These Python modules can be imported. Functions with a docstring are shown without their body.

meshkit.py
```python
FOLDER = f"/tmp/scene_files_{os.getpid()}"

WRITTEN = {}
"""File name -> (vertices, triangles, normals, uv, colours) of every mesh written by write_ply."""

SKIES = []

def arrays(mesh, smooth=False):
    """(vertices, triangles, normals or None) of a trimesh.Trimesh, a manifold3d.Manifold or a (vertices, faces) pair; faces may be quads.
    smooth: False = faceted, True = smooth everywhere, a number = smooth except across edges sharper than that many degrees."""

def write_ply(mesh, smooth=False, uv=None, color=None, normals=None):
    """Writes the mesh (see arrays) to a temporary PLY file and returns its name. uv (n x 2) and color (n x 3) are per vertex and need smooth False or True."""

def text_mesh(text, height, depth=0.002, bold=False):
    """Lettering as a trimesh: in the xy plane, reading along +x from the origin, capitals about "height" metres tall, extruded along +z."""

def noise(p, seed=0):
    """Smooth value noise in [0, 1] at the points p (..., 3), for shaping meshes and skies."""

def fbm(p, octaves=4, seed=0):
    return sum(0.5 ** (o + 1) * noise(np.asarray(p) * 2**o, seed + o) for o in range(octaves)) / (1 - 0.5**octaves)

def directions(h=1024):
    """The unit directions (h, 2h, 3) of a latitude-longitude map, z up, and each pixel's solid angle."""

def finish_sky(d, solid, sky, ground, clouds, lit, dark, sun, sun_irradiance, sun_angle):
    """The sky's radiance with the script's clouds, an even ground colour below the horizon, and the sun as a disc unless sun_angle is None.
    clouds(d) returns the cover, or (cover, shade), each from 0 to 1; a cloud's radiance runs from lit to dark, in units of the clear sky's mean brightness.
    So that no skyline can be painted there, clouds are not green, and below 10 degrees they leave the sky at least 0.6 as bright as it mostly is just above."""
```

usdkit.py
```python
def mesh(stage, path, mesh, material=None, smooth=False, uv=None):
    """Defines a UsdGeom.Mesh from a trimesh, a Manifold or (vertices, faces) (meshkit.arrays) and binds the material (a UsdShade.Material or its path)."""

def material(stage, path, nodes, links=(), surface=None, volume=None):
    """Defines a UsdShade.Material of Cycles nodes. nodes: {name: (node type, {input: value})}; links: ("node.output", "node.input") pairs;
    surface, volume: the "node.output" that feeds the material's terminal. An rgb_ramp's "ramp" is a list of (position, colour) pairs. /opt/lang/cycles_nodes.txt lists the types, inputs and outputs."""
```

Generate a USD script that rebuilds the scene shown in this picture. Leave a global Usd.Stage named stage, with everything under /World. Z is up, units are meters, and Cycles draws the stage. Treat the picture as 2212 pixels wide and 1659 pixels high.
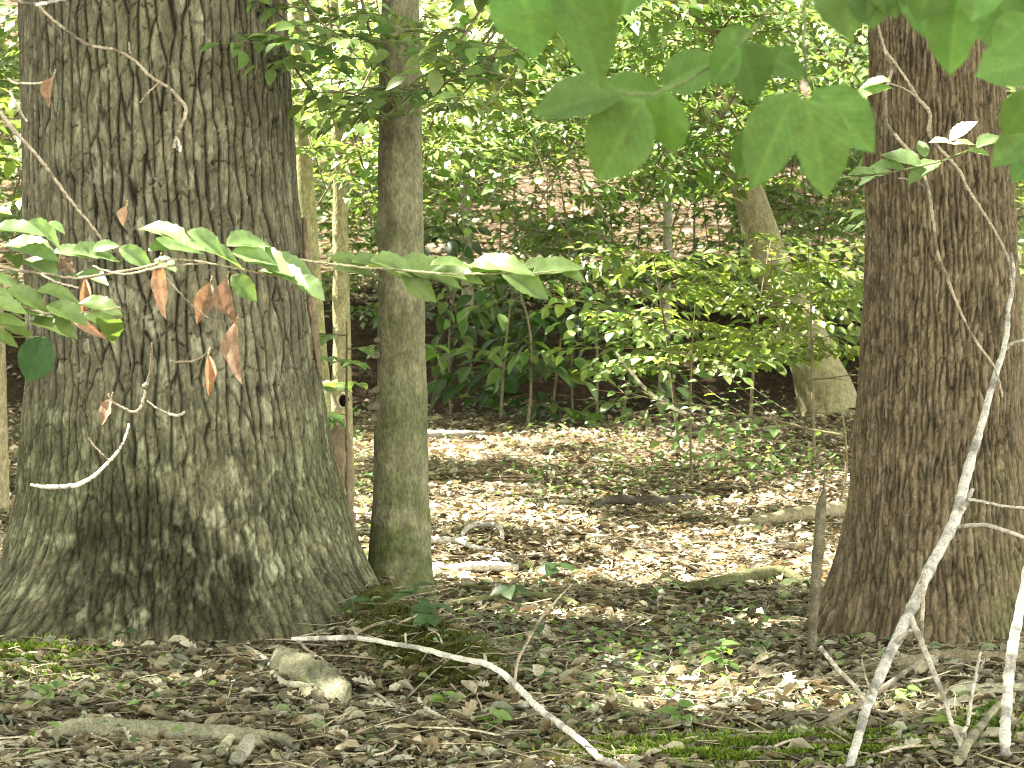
import math, re, numpy as np, usdkit, meshkit
from scipy.spatial import cKDTree
from scipy.interpolate import PchipInterpolator
from scipy.ndimage import map_coordinates
from pxr import Usd, UsdGeom, UsdLux, UsdShade, Sdf, Gf, Vt

stage = Usd.Stage.CreateInMemory()
UsdGeom.SetStageUpAxis(stage, 'Z'); UsdGeom.SetStageMetersPerUnit(stage, 1.0)
world = UsdGeom.Xform.Define(stage, '/World'); stage.SetDefaultPrim(world.GetPrim())
UsdGeom.Scope.Define(stage, '/World/Looks')

# ------------------------------------------------------------------ camera, sky, sun, exposure
CAM_H, PITCH, HFOV = 1.6, math.radians(3.3), math.radians(16.0)
EXPOSURE = 3.5
SUN_EL, SUN_AZ = math.radians(58), math.atan2(-0.82, 0.30)
SUN_I, SKY_S = 1.25, 0.073
cam = UsdGeom.Camera.Define(stage, '/World/camera')
cam.CreateHorizontalApertureAttr(36.0); cam.CreateVerticalApertureAttr(27.0)
cam.CreateFocalLengthAttr(18.0 / math.tan(HFOV / 2))
cam.CreateFStopAttr(16.0); cam.CreateFocusDistanceAttr(12.3)
cam.CreateExposureAttr(EXPOSURE)
sp, cp = math.sin(PITCH), math.cos(PITCH)
cam.AddTransformOp().Set(Gf.Matrix4d(1, 0, 0, 0, 0, sp, cp, 0, 0, -cp, sp, 0, 0, 0, CAM_H, 1))
S = np.array([math.cos(SUN_EL) * math.sin(SUN_AZ), math.cos(SUN_EL) * math.cos(SUN_AZ), math.sin(SUN_EL)])
sky_mat = usdkit.material(stage, '/World/Looks/sky_air', {
    'sky': ('sky_texture', {'sky_type': 'single_scattering', 'sun_disc': False, 'sun_elevation': SUN_EL, 'sun_rotation': SUN_AZ, 'aerosol_density': 2.0}),
    'tc': ('texture_coordinate', {}), 'n': ('noise_texture', {'scale': 3.0, 'detail': 6.0, 'roughness': 0.6}),
    'r': ('rgb_ramp', {'ramp': [(0.25, (0.45,) * 3), (0.6, (0.95,) * 3)]}),
    'm': ('mix', {'color2': (6.3, 6.3, 5.1)}),
    'bg': ('background_shader', {'strength': SKY_S})},
    [('tc.generated', 'n.vector'), ('n.fac', 'r.fac'), ('r.color', 'm.fac'), ('sky.color', 'm.color1'), ('m.color', 'bg.color')], surface='bg.background')
dome = UsdLux.DomeLight.Define(stage, '/World/sky')
UsdShade.MaterialBindingAPI.Apply(dome.GetPrim()).Bind(sky_mat)
dome.GetPrim().SetCustomDataByKey('kind', 'structure')
sun = UsdLux.DistantLight.Define(stage, '/World/sun')
sun.CreateNormalizeAttr(True); sun.CreateIntensityAttr(SUN_I); sun.CreateAngleAttr(0.5); sun.CreateColorAttr(Gf.Vec3f(1.0, 0.94, 0.82))
ax = np.cross([0, 0, 1.0], S); ax /= np.linalg.norm(ax); ay = np.cross(S, ax)
sun.AddTransformOp().Set(Gf.Matrix4d(*ax, 0, *ay, 0, *S, 0, 0, 0, 0, 1))

# ------------------------------------------------------------------ helpers
FPX = 1106 / math.tan(HFOV / 2)
def ray(u, v):
    x, z = (np.asarray(u, float) - 1106) / FPX, -(np.asarray(v, float) - 829.5) / FPX
    y = cp + z * sp; zz = -sp + z * cp
    return np.stack([x / y, np.ones_like(y), zz / y], -1)
def P(u, v, d): return np.array([0, 0, CAM_H]) + ray(u, v) * np.asarray(d, float)[..., None]
def proj(p):
    p = np.asarray(p, float) - [0, 0, CAM_H]
    f = p[..., 1] * cp - p[..., 2] * sp; up = p[..., 1] * sp + p[..., 2] * cp
    return 1106 + FPX * p[..., 0] / f, 829.5 - FPX * up / f
def smooth(a, b, x):
    t = np.clip((np.asarray(x, float) - a) / (b - a), 0, 1); return t * t * (3 - 2 * t)
def noise3(p, s, o=3, seed=0): return meshkit.fbm(np.asarray(p) * s, o, seed)
HY = [-60, 24.4, 25.3, 26.1, 30, 36, 44, 60, 90, 140, 300]
HZ = [0, 0, 0.06, 0.60, 0.85, 1.45, 2.5, 5.2, 10.5, 20, 36]
def H(x, y):
    x, y = np.asarray(x, float), np.asarray(y, float)
    yy = y + 0.9 * (noise3(np.stack([x, 0 * x, 0 * x + 3.3], -1), 0.5, 2, 5) - 0.5) * 2 * smooth(18, 26, y) - 0.10 * x * smooth(20, 30, y)
    z = np.interp(yy, HY, HZ)
    q = np.stack([x, y, 0 * x], -1)
    calm = 1 - 0.85 * np.exp(-((x - 0.1) / 3.0) ** 4 - ((y - 12.9) / 1.0) ** 4)
    z = z + calm * (0.10 * (noise3(q, 0.7, 3, 1) - 0.5) + 0.05 * (noise3(q, 3.0, 2, 2) - 0.5)) - 0.03 * (1 - calm)
    f = np.clip((12.6 - y) / 1.6, 0, 1)
    z = z + 0.19 * (1 - 0.65 * f) * np.exp(-((x + 0.46 - 0.42 * f) / 0.19) ** 2) * smooth(10.75, 11.35, y) * smooth(13.3, 12.7, y)
    return z
_gx, _gy = np.linspace(-9, 9, 241), np.linspace(7, 77, 941)
_gz = H(*np.meshgrid(_gx, _gy, indexing='ij'))
def Hg(x, y):
    x, y = np.broadcast_arrays(np.asarray(x, float), np.asarray(y, float))
    return map_coordinates(_gz, [(x.ravel() + 9) / 18 * 240, (y.ravel() - 7) / 70 * 940], order=1, mode='nearest').reshape(x.shape)
def G(u, v):
    u, v = np.broadcast_arrays(np.asarray(u, float), np.asarray(v, float))
    r = ray(u, v).reshape(-1, 3); t = np.arange(8, 76, 0.15); out = []
    for k in range(0, len(r), 2000):
        pts = np.array([0, 0, CAM_H]) + r[k:k + 2000, None, :] * t[:, None]
        i = np.argmax(pts[..., 2] < Hg(pts[..., 0], pts[..., 1]), -1)
        out.append(pts[np.arange(len(pts)), i])
    p = np.vstack(out) if out else np.zeros((0, 3)); p[:, 2] = Hg(p[:, 0], p[:, 1])
    return p.reshape(u.shape + (3,))
used, OFFS = {}, {}
def uniq(parent, name):
    k = (parent, name); n = used.get(k, 0); used[k] = n + 1
    return f'{parent}/{name}' if n == 0 else f'{parent}/{name}_{n:03d}'
def tag(prim, label=None, cat=None, group=None, kind=None):
    for k, t in (('label', label), ('category', cat), ('group', group), ('kind', kind)):
        if t: prim.SetCustomDataByKey(k, t)
    return prim
def thing(name, label, cat, loc=None, group=None, kind=None):
    x = UsdGeom.Xform.Define(stage, uniq('/World', name))
    if loc is not None:
        x.AddTranslateOp().Set(Gf.Vec3d(*map(float, loc))); OFFS[str(x.GetPath())] = np.array(loc, float)
    tag(x.GetPrim(), label, cat, group, kind)
    return x
class M:
    def __init__(s): s.v, s.f, s.c, s.n = [], [], [], 0
    def add(s, v, f, c):
        v = np.asarray(v, float).reshape(-1, 3); f = np.asarray(f, int)
        if f.shape[1] == 4: f = np.vstack([f[:, [0, 1, 2]], f[:, [0, 2, 3]]])
        c = np.broadcast_to(np.asarray(c, float), v.shape)
        s.v.append(v); s.f.append(f + s.n); s.c.append(c); s.n += len(v); return s
    def build(s, name, mat, parent=None, sm=True, label=None, cat=None, group=None, kind=None):
        base = '/World' if parent is None else str(parent.GetPath())
        if not s.v: return None
        off = np.zeros(3)
        if parent is not None:
            pr = parent.GetPrim() if hasattr(parent, 'GetPrim') else parent
            off = OFFS.get(base, np.zeros(3))
        v, f, c = np.vstack(s.v) - off, np.vstack(s.f), np.vstack(s.c)
        m = usdkit.mesh(stage, uniq(base, name), (v, f), LOOK[mat], smooth=sm)
        UsdGeom.PrimvarsAPI(m).CreatePrimvar('col', Sdf.ValueTypeNames.Float3Array, 'vertex').Set(Vt.Vec3fArray.FromNumpy(np.clip(c, 0.002, 0.95).astype(np.float32)))
        tag(m.GetPrim(), label, cat, group, kind)
        return m
def unit(v): v = np.asarray(v, float); return v / np.maximum(np.linalg.norm(v, axis=-1, keepdims=True), 1e-9)

# ------------------------------------------------------------------ materials (colour comes from the mesh attribute col, grain from noise)
LOOK = {}
def look(name, rough, spec, nscale, nlo, nhi, bump_scale, bump_dist, trans=0.0, tint=(1, 1, 1), stretch=(1, 1, 1)):
    nodes = {'n3': ('noise_texture', {'scale': nscale * 3.3, 'detail': 3.0, 'roughness': 0.6}), 'r3': ('rgb_ramp', {'ramp': [(0.3, (nlo,) * 3), (0.7, (nhi,) * 3)]}), 'm3': ('mix', {'mix_type': 'multiply', 'fac': 1.0}), 'a': ('attribute', {'attribute': 'col'}), 'g': ('geometry', {}), 'mp': ('mapping', {'scale': stretch}),
             'n': ('noise_texture', {'scale': nscale, 'detail': 4.0, 'roughness': 0.65}),
             'r': ('rgb_ramp', {'ramp': [(0.28, (nlo,) * 3), (0.72, (nhi,) * 3)]}),
             'm': ('mix', {'mix_type': 'multiply', 'fac': 1.0}),
             'n2': ('noise_texture', {'scale': bump_scale, 'detail': 3.0}),
             'b': ('bump', {'distance': bump_dist, 'strength': 0.8}),
             'p': ('principled_bsdf', {'roughness': rough, 'specular_ior_level': spec})}
    links = [('g.position', 'mp.vector'), ('mp.vector', 'n.vector'), ('mp.vector', 'n2.vector'), ('n.fac', 'r.fac'), ('a.color', 'm.color1'), ('r.color', 'm.color2'),
             ('mp.vector', 'n3.vector'), ('n3.fac', 'r3.fac'), ('m.color', 'm3.color1'), ('r3.color', 'm3.color2'), ('m3.color', 'p.base_color'), ('n2.fac', 'b.height'), ('b.normal', 'p.normal')]
    out = 'p.BSDF'
    if trans:
        nodes.update({'t': ('translucent_bsdf', {}), 'tm': ('mix', {'mix_type': 'multiply', 'fac': 1.0, 'color2': tint}), 'mx': ('mix_closure', {'fac': trans})})
        links += [('m3.color', 'tm.color1'), ('tm.color', 't.color'), ('p.BSDF', 'mx.closure1'), ('t.BSDF', 'mx.closure2')]
        out = 'mx.closure'
    LOOK[name] = usdkit.material(stage, f'/World/Looks/{name}', nodes, links, surface=out)
look('oak_bark', 0.92, 0.12, 40, 0.70, 1.30, 130, 0.012, stretch=(1, 1, 0.4))
look('smooth_bark', 0.88, 0.15, 34, 0.62, 1.35, 110, 0.006, stretch=(1, 1, 0.5))
look('dead_wood', 0.88, 0.15, 55, 0.58, 1.3, 170, 0.005)
look('soil', 1.0, 0.05, 18, 0.45, 1.4, 60, 0.02)
look('dead_leaf', 0.7, 0.3, 35, 0.7, 1.25, 120, 0.001, trans=0.22, tint=(1.1, 0.9, 0.7))
look('green_leaf', 0.40, 0.5, 25, 0.85, 1.15, 150, 0.0006, trans=0.45, tint=(1.15, 1.25, 0.55))
look('large_leaf', 0.7, 0.12, 18, 0.9, 1.1, 220, 0.0004, trans=0.42, tint=(1.25, 1.25, 0.55))
look('moss', 1.0, 0.05, 60, 0.6, 1.4, 200, 0.003)

# ------------------------------------------------------------------ shapes
def tube(m, pts, rad, col, sides=7, rough=0.0, rng=None, cap=True, squash=1.0):
    p = np.asarray(pts, float); n = len(p)
    r = np.broadcast_to(np.asarray(rad, float), (n,))
    t = unit(np.gradient(p, axis=0))
    ref = np.where(np.abs(t[:, 2:3]) < 0.9, [[0, 0, 1.0]], [[1.0, 0, 0]]) if np.abs(unit(p[-1] - p[0])[2]) < 0.85 else np.tile([[0, 1.0, 0]], (n, 1))
    a = unit(np.cross(t, ref)); b = np.cross(a, t)
    ang = np.arange(sides) * 2 * np.pi / sides
    rr = r[:, None] * np.ones(sides)
    if rough: rr = rr * (1 + rough * (rng.random((n, sides)) - 0.5) * 2)
    v = p[:, None] + rr[..., None] * (np.cos(ang)[None, :, None] * a[:, None] + squash * np.sin(ang)[None, :, None] * b[:, None])
    i, j = np.meshgrid(np.arange(n - 1), np.arange(sides), indexing='ij')
    q = np.stack([i * sides + j, i * sides + (j + 1) % sides, (i + 1) * sides + (j + 1) % sides, (i + 1) * sides + j], -1).reshape(-1, 4)
    q = q[:, ::-1]
    v = v.reshape(-1, 3); f = np.vstack([q[:, [0, 1, 2]], q[:, [0, 2, 3]]])
    c = np.asarray(col, float); c = np.repeat(c, sides, 0) if c.ndim == 2 else c
    if cap:
        k = len(v); v = np.vstack([v, p[0], p[-1]])
        f = np.vstack([f, [[k, (j + 1) % sides, j] for j in range(sides)], [[k + 1, (n - 1) * sides + j, (n - 1) * sides + (j + 1) % sides] for j in range(sides)]])
        if np.ndim(c) == 2: c = np.vstack([c, c[:1], c[-1:]])
    m.add(v, f, c)
def curve(pts, n=None, wob=0.0, rng=None):
    """a smooth curve through points (rows: x y z [radius])"""
    p = np.asarray(pts, float)
    if len(p) == 2: p = np.vstack([p[0], (p[0] + p[1]) / 2, p[1]])
    s = np.r_[0, np.cumsum(np.linalg.norm(np.diff(p[:, :3], axis=0), axis=1))]
    n = n or max(6, len(p) * 5)
    q = PchipInterpolator(s, p)(np.linspace(0, s[-1], n))
    if wob:
        q[1:-1, :3] += (rng.random((n - 2, 3)) - 0.5) * 2 * wob
    return q
def leaf_template(st, wd, across=1, fold=0.18, droop=0.25, wave=0.0, teeth=0.0, cup=0.0, seed=0):
    """unit leaf along x, half width along y; returns verts, faces"""
    st, wd = np.asarray(st, float), np.asarray(wd, float); n = len(st)
    rows = np.linspace(-1, 1, 2 * across + 1)
    X, R = np.meshgrid(st, rows, indexing='ij'); W = np.repeat(wd[:, None], len(rows), 1)
    if teeth: W = W * (1 + teeth * np.where(np.arange(n) % 2, 1, -1)[:, None] * (np.abs(R) > 0.9))
    Y = R * W * 0.5
    Z = fold * np.abs(Y) - droop * X ** 2 + cup * (Y * 2) ** 2
    X = X + 0.25 * 0 * np.abs(Y)
    if wave: Z = Z + wave * np.sin(X * 16 + np.abs(R) * -2.0) * np.abs(R)
    v = np.stack([X, Y, Z], -1).reshape(-1, 3); k = len(rows)
    i, j = np.meshgrid(np.arange(n - 1), np.arange(k - 1), indexing='ij')
    q = np.stack([i * k + j, (i + 1) * k + j, (i + 1) * k + j + 1, i * k + j + 1], -1).reshape(-1, 4)
    f = np.vstack([q[:, [0, 1, 2]], q[:, [0, 2, 3]]])
    a = v[f]; area = np.linalg.norm(np.cross(a[:, 1] - a[:, 0], a[:, 2] - a[:, 0]), axis=1)
    return v, f[area > 1e-7]
T_TINY = (np.array([[0, 0, 0], [0.42, -0.5, 0.06], [0.45, 0, -0.03], [0.42, 0.5, 0.06], [1, 0, -0.22]]), np.array([[0, 1, 2], [0, 2, 3], [1, 4, 2], [2, 4, 3]]))
T_MID = leaf_template([0, .16, .4, .68, .88, 1], [0, .66, 1, .8, .36, 0], 1, 0.2, 0.22)
T_BIG = leaf_template(np.linspace(0, 1, 41), np.interp(np.linspace(0, 1, 41), [0, .07, .2, .38, .55, .75, .88, .95, 1], [0.02, .4, .8, 1, .98, .72, .36, .13, 0.01]), 7, 0.22, 0.16, wave=0.010)
T_BEECH = leaf_template(np.linspace(0, 1, 15), np.interp(np.linspace(0, 1, 15), [0, .08, .25, .45, .65, .85, 1], [0.02, .45, .88, 1, .85, .42, 0.0]), 2, 0.25, 0.18, wave=0.012, teeth=0.05)
T_DEAD = [leaf_template([0, .22, .62, 1], [0.10, .85, .9, 0.06], 1, f, d, cup=c) for f, d, c in ((0.25, 0.2, 0.08), (0.1, -0.2, 0.16), (-0.2, 0.25, -0.1), (0.5, 0.1, 0.05), (0.05, 0.1, 0.25), (0.2, -0.12, -0.15))]
T_LOBED = leaf_template([0, .12, .24, .34, .46, .56, .68, .78, .9, 1], [.03, .35, .75, .45, .95, .55, .9, .45, .5, .05], 1, 0.25, -0.2, cup=0.1)
def leaves(m, base, d, nrm, L, W, col, T=T_MID, tip=None):
    """many leaves at once"""
    base, d, nrm = np.atleast_2d(base), unit(np.atleast_2d(d)), np.atleast_2d(nrm)
    side = unit(np.cross(nrm, d)); up = np.cross(d, side)
    N = len(base); L, W = np.broadcast_to(L, (N,)), np.broadcast_to(W, (N,))
    tv, tf = T
    v = base[:, None] + tv[None, :, 0:1] * (d * L[:, None])[:, None] + tv[None, :, 1:2] * (side * W[:, None])[:, None] + tv[None, :, 2:3] * (up * L[:, None])[:, None]
    f = tf[None] + (np.arange(N) * len(tv))[:, None, None]
    c = np.broadcast_to(np.asarray(col, float), (N, 3))
    m.add(v.reshape(-1, 3), f.reshape(-1, 3), np.repeat(c, len(tv), 0))
def jitter(rng, n, base, spread, warm=0.0):
    k = 1 + spread * (rng.random((n, 1)) * 2 - 1)
    c = np.asarray(base) * k
    c = c * (1 + warm * (rng.random((n, 3)) * 2 - 1))
    return c
SPR = {}
def spray(rng, o, d, L, nrm, leafL, twigs, out, dense=1.0, sag=0.12):
    q = max(0.05, round(leafL / L, 2) if leafL / L < .12 else round(leafL / L * 25) / 25); key = (q, dense, sag, int(rng.integers(0, 4)))
    if key not in SPR:
        a, b = [], []
        _spray(np.random.default_rng(len(SPR) + 5000), np.zeros(3), np.array([1.0, 0, 0]), 1.0, np.array([0, 0, 1.0]), q, a, b, dense, sag)
        SPR[key] = (a, np.array(b))
    a, b = SPR[key]
    d, nrm = unit(d), unit(nrm); side = unit(np.cross(nrm, d)); up = np.cross(d, side)
    R = np.stack([d, side * (1 if rng.random() < .5 else -1), up])
    for t in a: twigs.append(np.hstack([t[:, :3] * L @ R + o, t[:, 3:] * max(L, .5)]))
    out.append(np.hstack([b[:, :3] * L @ R + o, b[:, 3:6] @ R, b[:, 6:9] @ R, b[:, 9:] * L * rng.uniform(.92, 1.08, (len(b), 1))]))
def _spray(rng, o, d, L, nrm, leafL, twigs, out, dense=1.0, sag=0.12):
    """a flat beech-like spray: main axis, side twigs, alternate leaves; appends twig polylines and leaf rows"""
    d, nrm = unit(d), unit(nrm)
    def axis(o, d, L, r, n):
        t = np.linspace(0, 1, n)[:, None]
        p = o + d * L * t - np.array([0, 0, 1]) * sag * L * t ** 2 + (rng.random((n, 3)) - 0.5) * 0.02 * L * (t > 0)
        twigs.append(np.hstack([p, r * (1 - 0.8 * t)])); return p
    def put(p, dense):
        seg = np.linalg.norm(np.diff(p, axis=0), axis=1).sum(); n = max(2, int(seg / (leafL * 0.52) * dense))
        for k in range(n):
            t = (k + 0.6 + 0.3 * rng.random()) / n * (len(p) - 1); i = min(int(t), len(p) - 2)
            q = p[i] + (p[i + 1] - p[i]) * (t - i); td = unit(p[i + 1] - p[i])
            sd = np.cross(nrm, td) * (1 if k % 2 else -1)
            a = math.radians(rng.uniform(25, 65)) * (0.2 if k == n - 1 else 1)
            ld = td * math.cos(a) + sd * math.sin(a) - np.array([0, 0, 1]) * rng.uniform(0.0, 0.3)
            out.append(np.r_[q, ld, unit(nrm + (rng.random(3) - 0.5) * 0.6), leafL * rng.uniform(0.65, 1.15)])
    main = axis(o, d, L, 0.004 + 0.003 * L, 8); put(main, dense)
    ns = max(2, int(L / (leafL * 1.5)))
    for k in range(ns):
        t = 0.15 + 0.8 * k / ns
        i = min(int(t * 7), 6); q = main[i] + (main[i + 1] - main[i]) * (t * 7 - i)
        td = unit(main[i + 1] - main[i]); sd = np.cross(nrm, td) * (1 if k % 2 else -1); a = math.radians(rng.uniform(38, 60))
        sl = L * (0.55 * (1 - t) + 0.12) * rng.uniform(0.7, 1.2)
        sub = axis(q, td * math.cos(a) + sd * math.sin(a), sl, 0.003, 5); put(sub, dense)

# ------------------------------------------------------------------ ground
def ground():
    xs = np.r_[-160, -110, -70, -45, -30, -20, -14, -10, -8, -6.5, np.linspace(-5.5, 5.5, 150), 6.5, 8, 10, 14, 20, 30, 45, 70, 110, 160]
    ys = np.r_[-60, -30, -15, -6, 0, 3, 6, 8, np.linspace(9, 17, 130), np.linspace(17.1, 30, 110), np.linspace(30.3, 46, 40), 48, 51, 55, 60, 67, 76, 90, 110, 140, 180, 240, 300]
    X, Y = np.meshgrid(xs, ys, indexing='ij'); Z = H(X, Y)
    q = np.stack([X, Y, Z], -1)
    n, k = len(xs), len(ys)
    i, j = np.meshgrid(np.arange(n - 1), np.arange(k - 1), indexing='ij')
    f = np.stack([i * k + j, (i + 1) * k + j, (i + 1) * k + j + 1, i * k + j + 1], -1).reshape(-1, 4)
    c = np.array([0.085, 0.062, 0.040]) * (0.7 + 0.6 * noise3(q, 1.3, 3, 9))[..., None]
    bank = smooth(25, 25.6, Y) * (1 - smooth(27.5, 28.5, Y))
    c = c * (1 - 0.5 * (smooth(23.2, 24.4, Y) * (1 - smooth(27.5, 28.5, Y)))[..., None])  # shade of the hollow under the shrubs painted into the soil colour
    fr = np.clip((12.6 - Y) / 1.6, 0, 1)
    mz = np.exp(-((X - (-0.46 + 0.42 * fr)) / 0.22) ** 2) * smooth(10.8, 11.3, Y) * smooth(13.3, 12.8, Y) * smooth(.25, .5, noise3(q, 6, 3, 4))
    c = c * (1 - mz[..., None]) + mz[..., None] * np.array([0.062, 0.066, 0.020]) * (0.5 + noise3(q, 25, 2, 6))[..., None]
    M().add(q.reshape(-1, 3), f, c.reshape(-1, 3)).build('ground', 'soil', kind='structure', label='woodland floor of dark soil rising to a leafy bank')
ground()

# ------------------------------------------------------------------ trunks
def voro(s, z, ws, hs, seed, warp=0.35, per=None):
    """anisotropic cells: returns distance to the nearest crack in metres, how upright that crack is, and a random number per cell"""
    rng = np.random.default_rng(seed)
    a, b = s / ws, z / hs
    q = np.stack([a, b, 0 * a], -1)
    a = a + warp * 2 * (noise3(q, 0.9, 2, seed) - 0.5); b = b + 0.5 * 2 * (noise3(q + 7.7, 0.9, 2, seed + 3) - 0.5)
    i0, i1, j0, j1 = int(a.min()) - 3, int(a.max()) + 4, int(b.min()) - 3, int(b.max()) + 4
    I, J = np.meshgrid(np.arange(i0, i1), np.arange(j0, j1), indexing='ij')
    site = np.stack([I + 0.6 * (rng.random(I.shape) - 0.5), J + (I % 2) * 0.5 + 0.9 * (rng.random(I.shape) - 0.5)], -1).reshape(-1, 2)
    rnd = rng.random(len(site))
    dist, idx = cKDTree(site).query(np.stack([a, b], -1).reshape(-1, 2), k=2)
    n = site[idx[:, 1]] - site[idx[:, 0]]; ln = np.linalg.norm(n, axis=1)
    e = (dist[:, 1] ** 2 - dist[:, 0] ** 2) / (2 * ln); n = n / ln[:, None]
    g = np.sqrt((n[:, 0] / ws) ** 2 + (n[:, 1] / hs) ** 2)
    return (e / g).reshape(s.shape), (np.abs(n[:, 0] / ws) / g).reshape(s.shape), rnd[idx[:, 0]].reshape(s.shape), rnd[idx[:, 1]].reshape(s.shape)
def edge_profile(tab, Y):
    t = np.asarray(tab, float)
    z = P(t[:, 1] * 0 + 1106, t[:, 0], np.full(len(t), Y))[:, 2]
    cx = ((t[:, 1] + t[:, 2]) / 2 - 1106) / FPX * Y / cp; r = (t[:, 2] - t[:, 1]) / 2 / FPX * Y / cp
    o = np.argsort(z)
    return PchipInterpolator(z[o], cx[o], extrapolate=False), PchipInterpolator(z[o], r[o], extrapolate=False), z.min(), z.max()
def trunk_mesh(tab, Y, zlo, ztop, fine, dz, bark, lobes, seed, fine_top=2.35):
    fc, fr, z0, z1 = edge_profile(tab, Y)
    th = np.r_[np.radians(np.linspace(-205, 25, fine)), np.radians(np.linspace(25, 155, 26)[1:-1])]
    zs = np.r_[np.arange(zlo, fine_top, dz), np.linspace(fine_top + 0.1, ztop, 26)]
    zc = np.clip(zs, z0, z1)
    slope = (fc(z1) - fc(z1 - 0.6)) / 0.6
    cx = fc(zc) + np.maximum(zs - z1, 0) * slope; r = fr(zc) * (1 - 0.025 * np.maximum(zs - z1, 0))
    TH, Z = np.meshgrid(th, zs, indexing='xy')
    flare = np.maximum(fr(zc) - fr(min(z1, 1.6)), 0)[:, None]
    R = r[:, None] + lobes(TH, Z) * flare
    R0 = r[:, None] * 0 + float(fr(min(z1, 1.6)))
    h, c = bark(TH, Z, R0)
    R = R + h
    V = np.stack([cx[:, None] + R * np.cos(TH), Y + R * np.sin(TH), Z], -1)
    n, k = len(zs), len(th)
    i, j = np.meshgrid(np.arange(n - 1), np.arange(k), indexing='ij')
    f = np.stack([i * k + j, i * k + (j + 1) % k, (i + 1) * k + (j + 1) % k, (i + 1) * k + j], -1).reshape(-1, 4)
    return V.reshape(-1, 3), f, c.reshape(-1, 3), (cx, zs, r)

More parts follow.
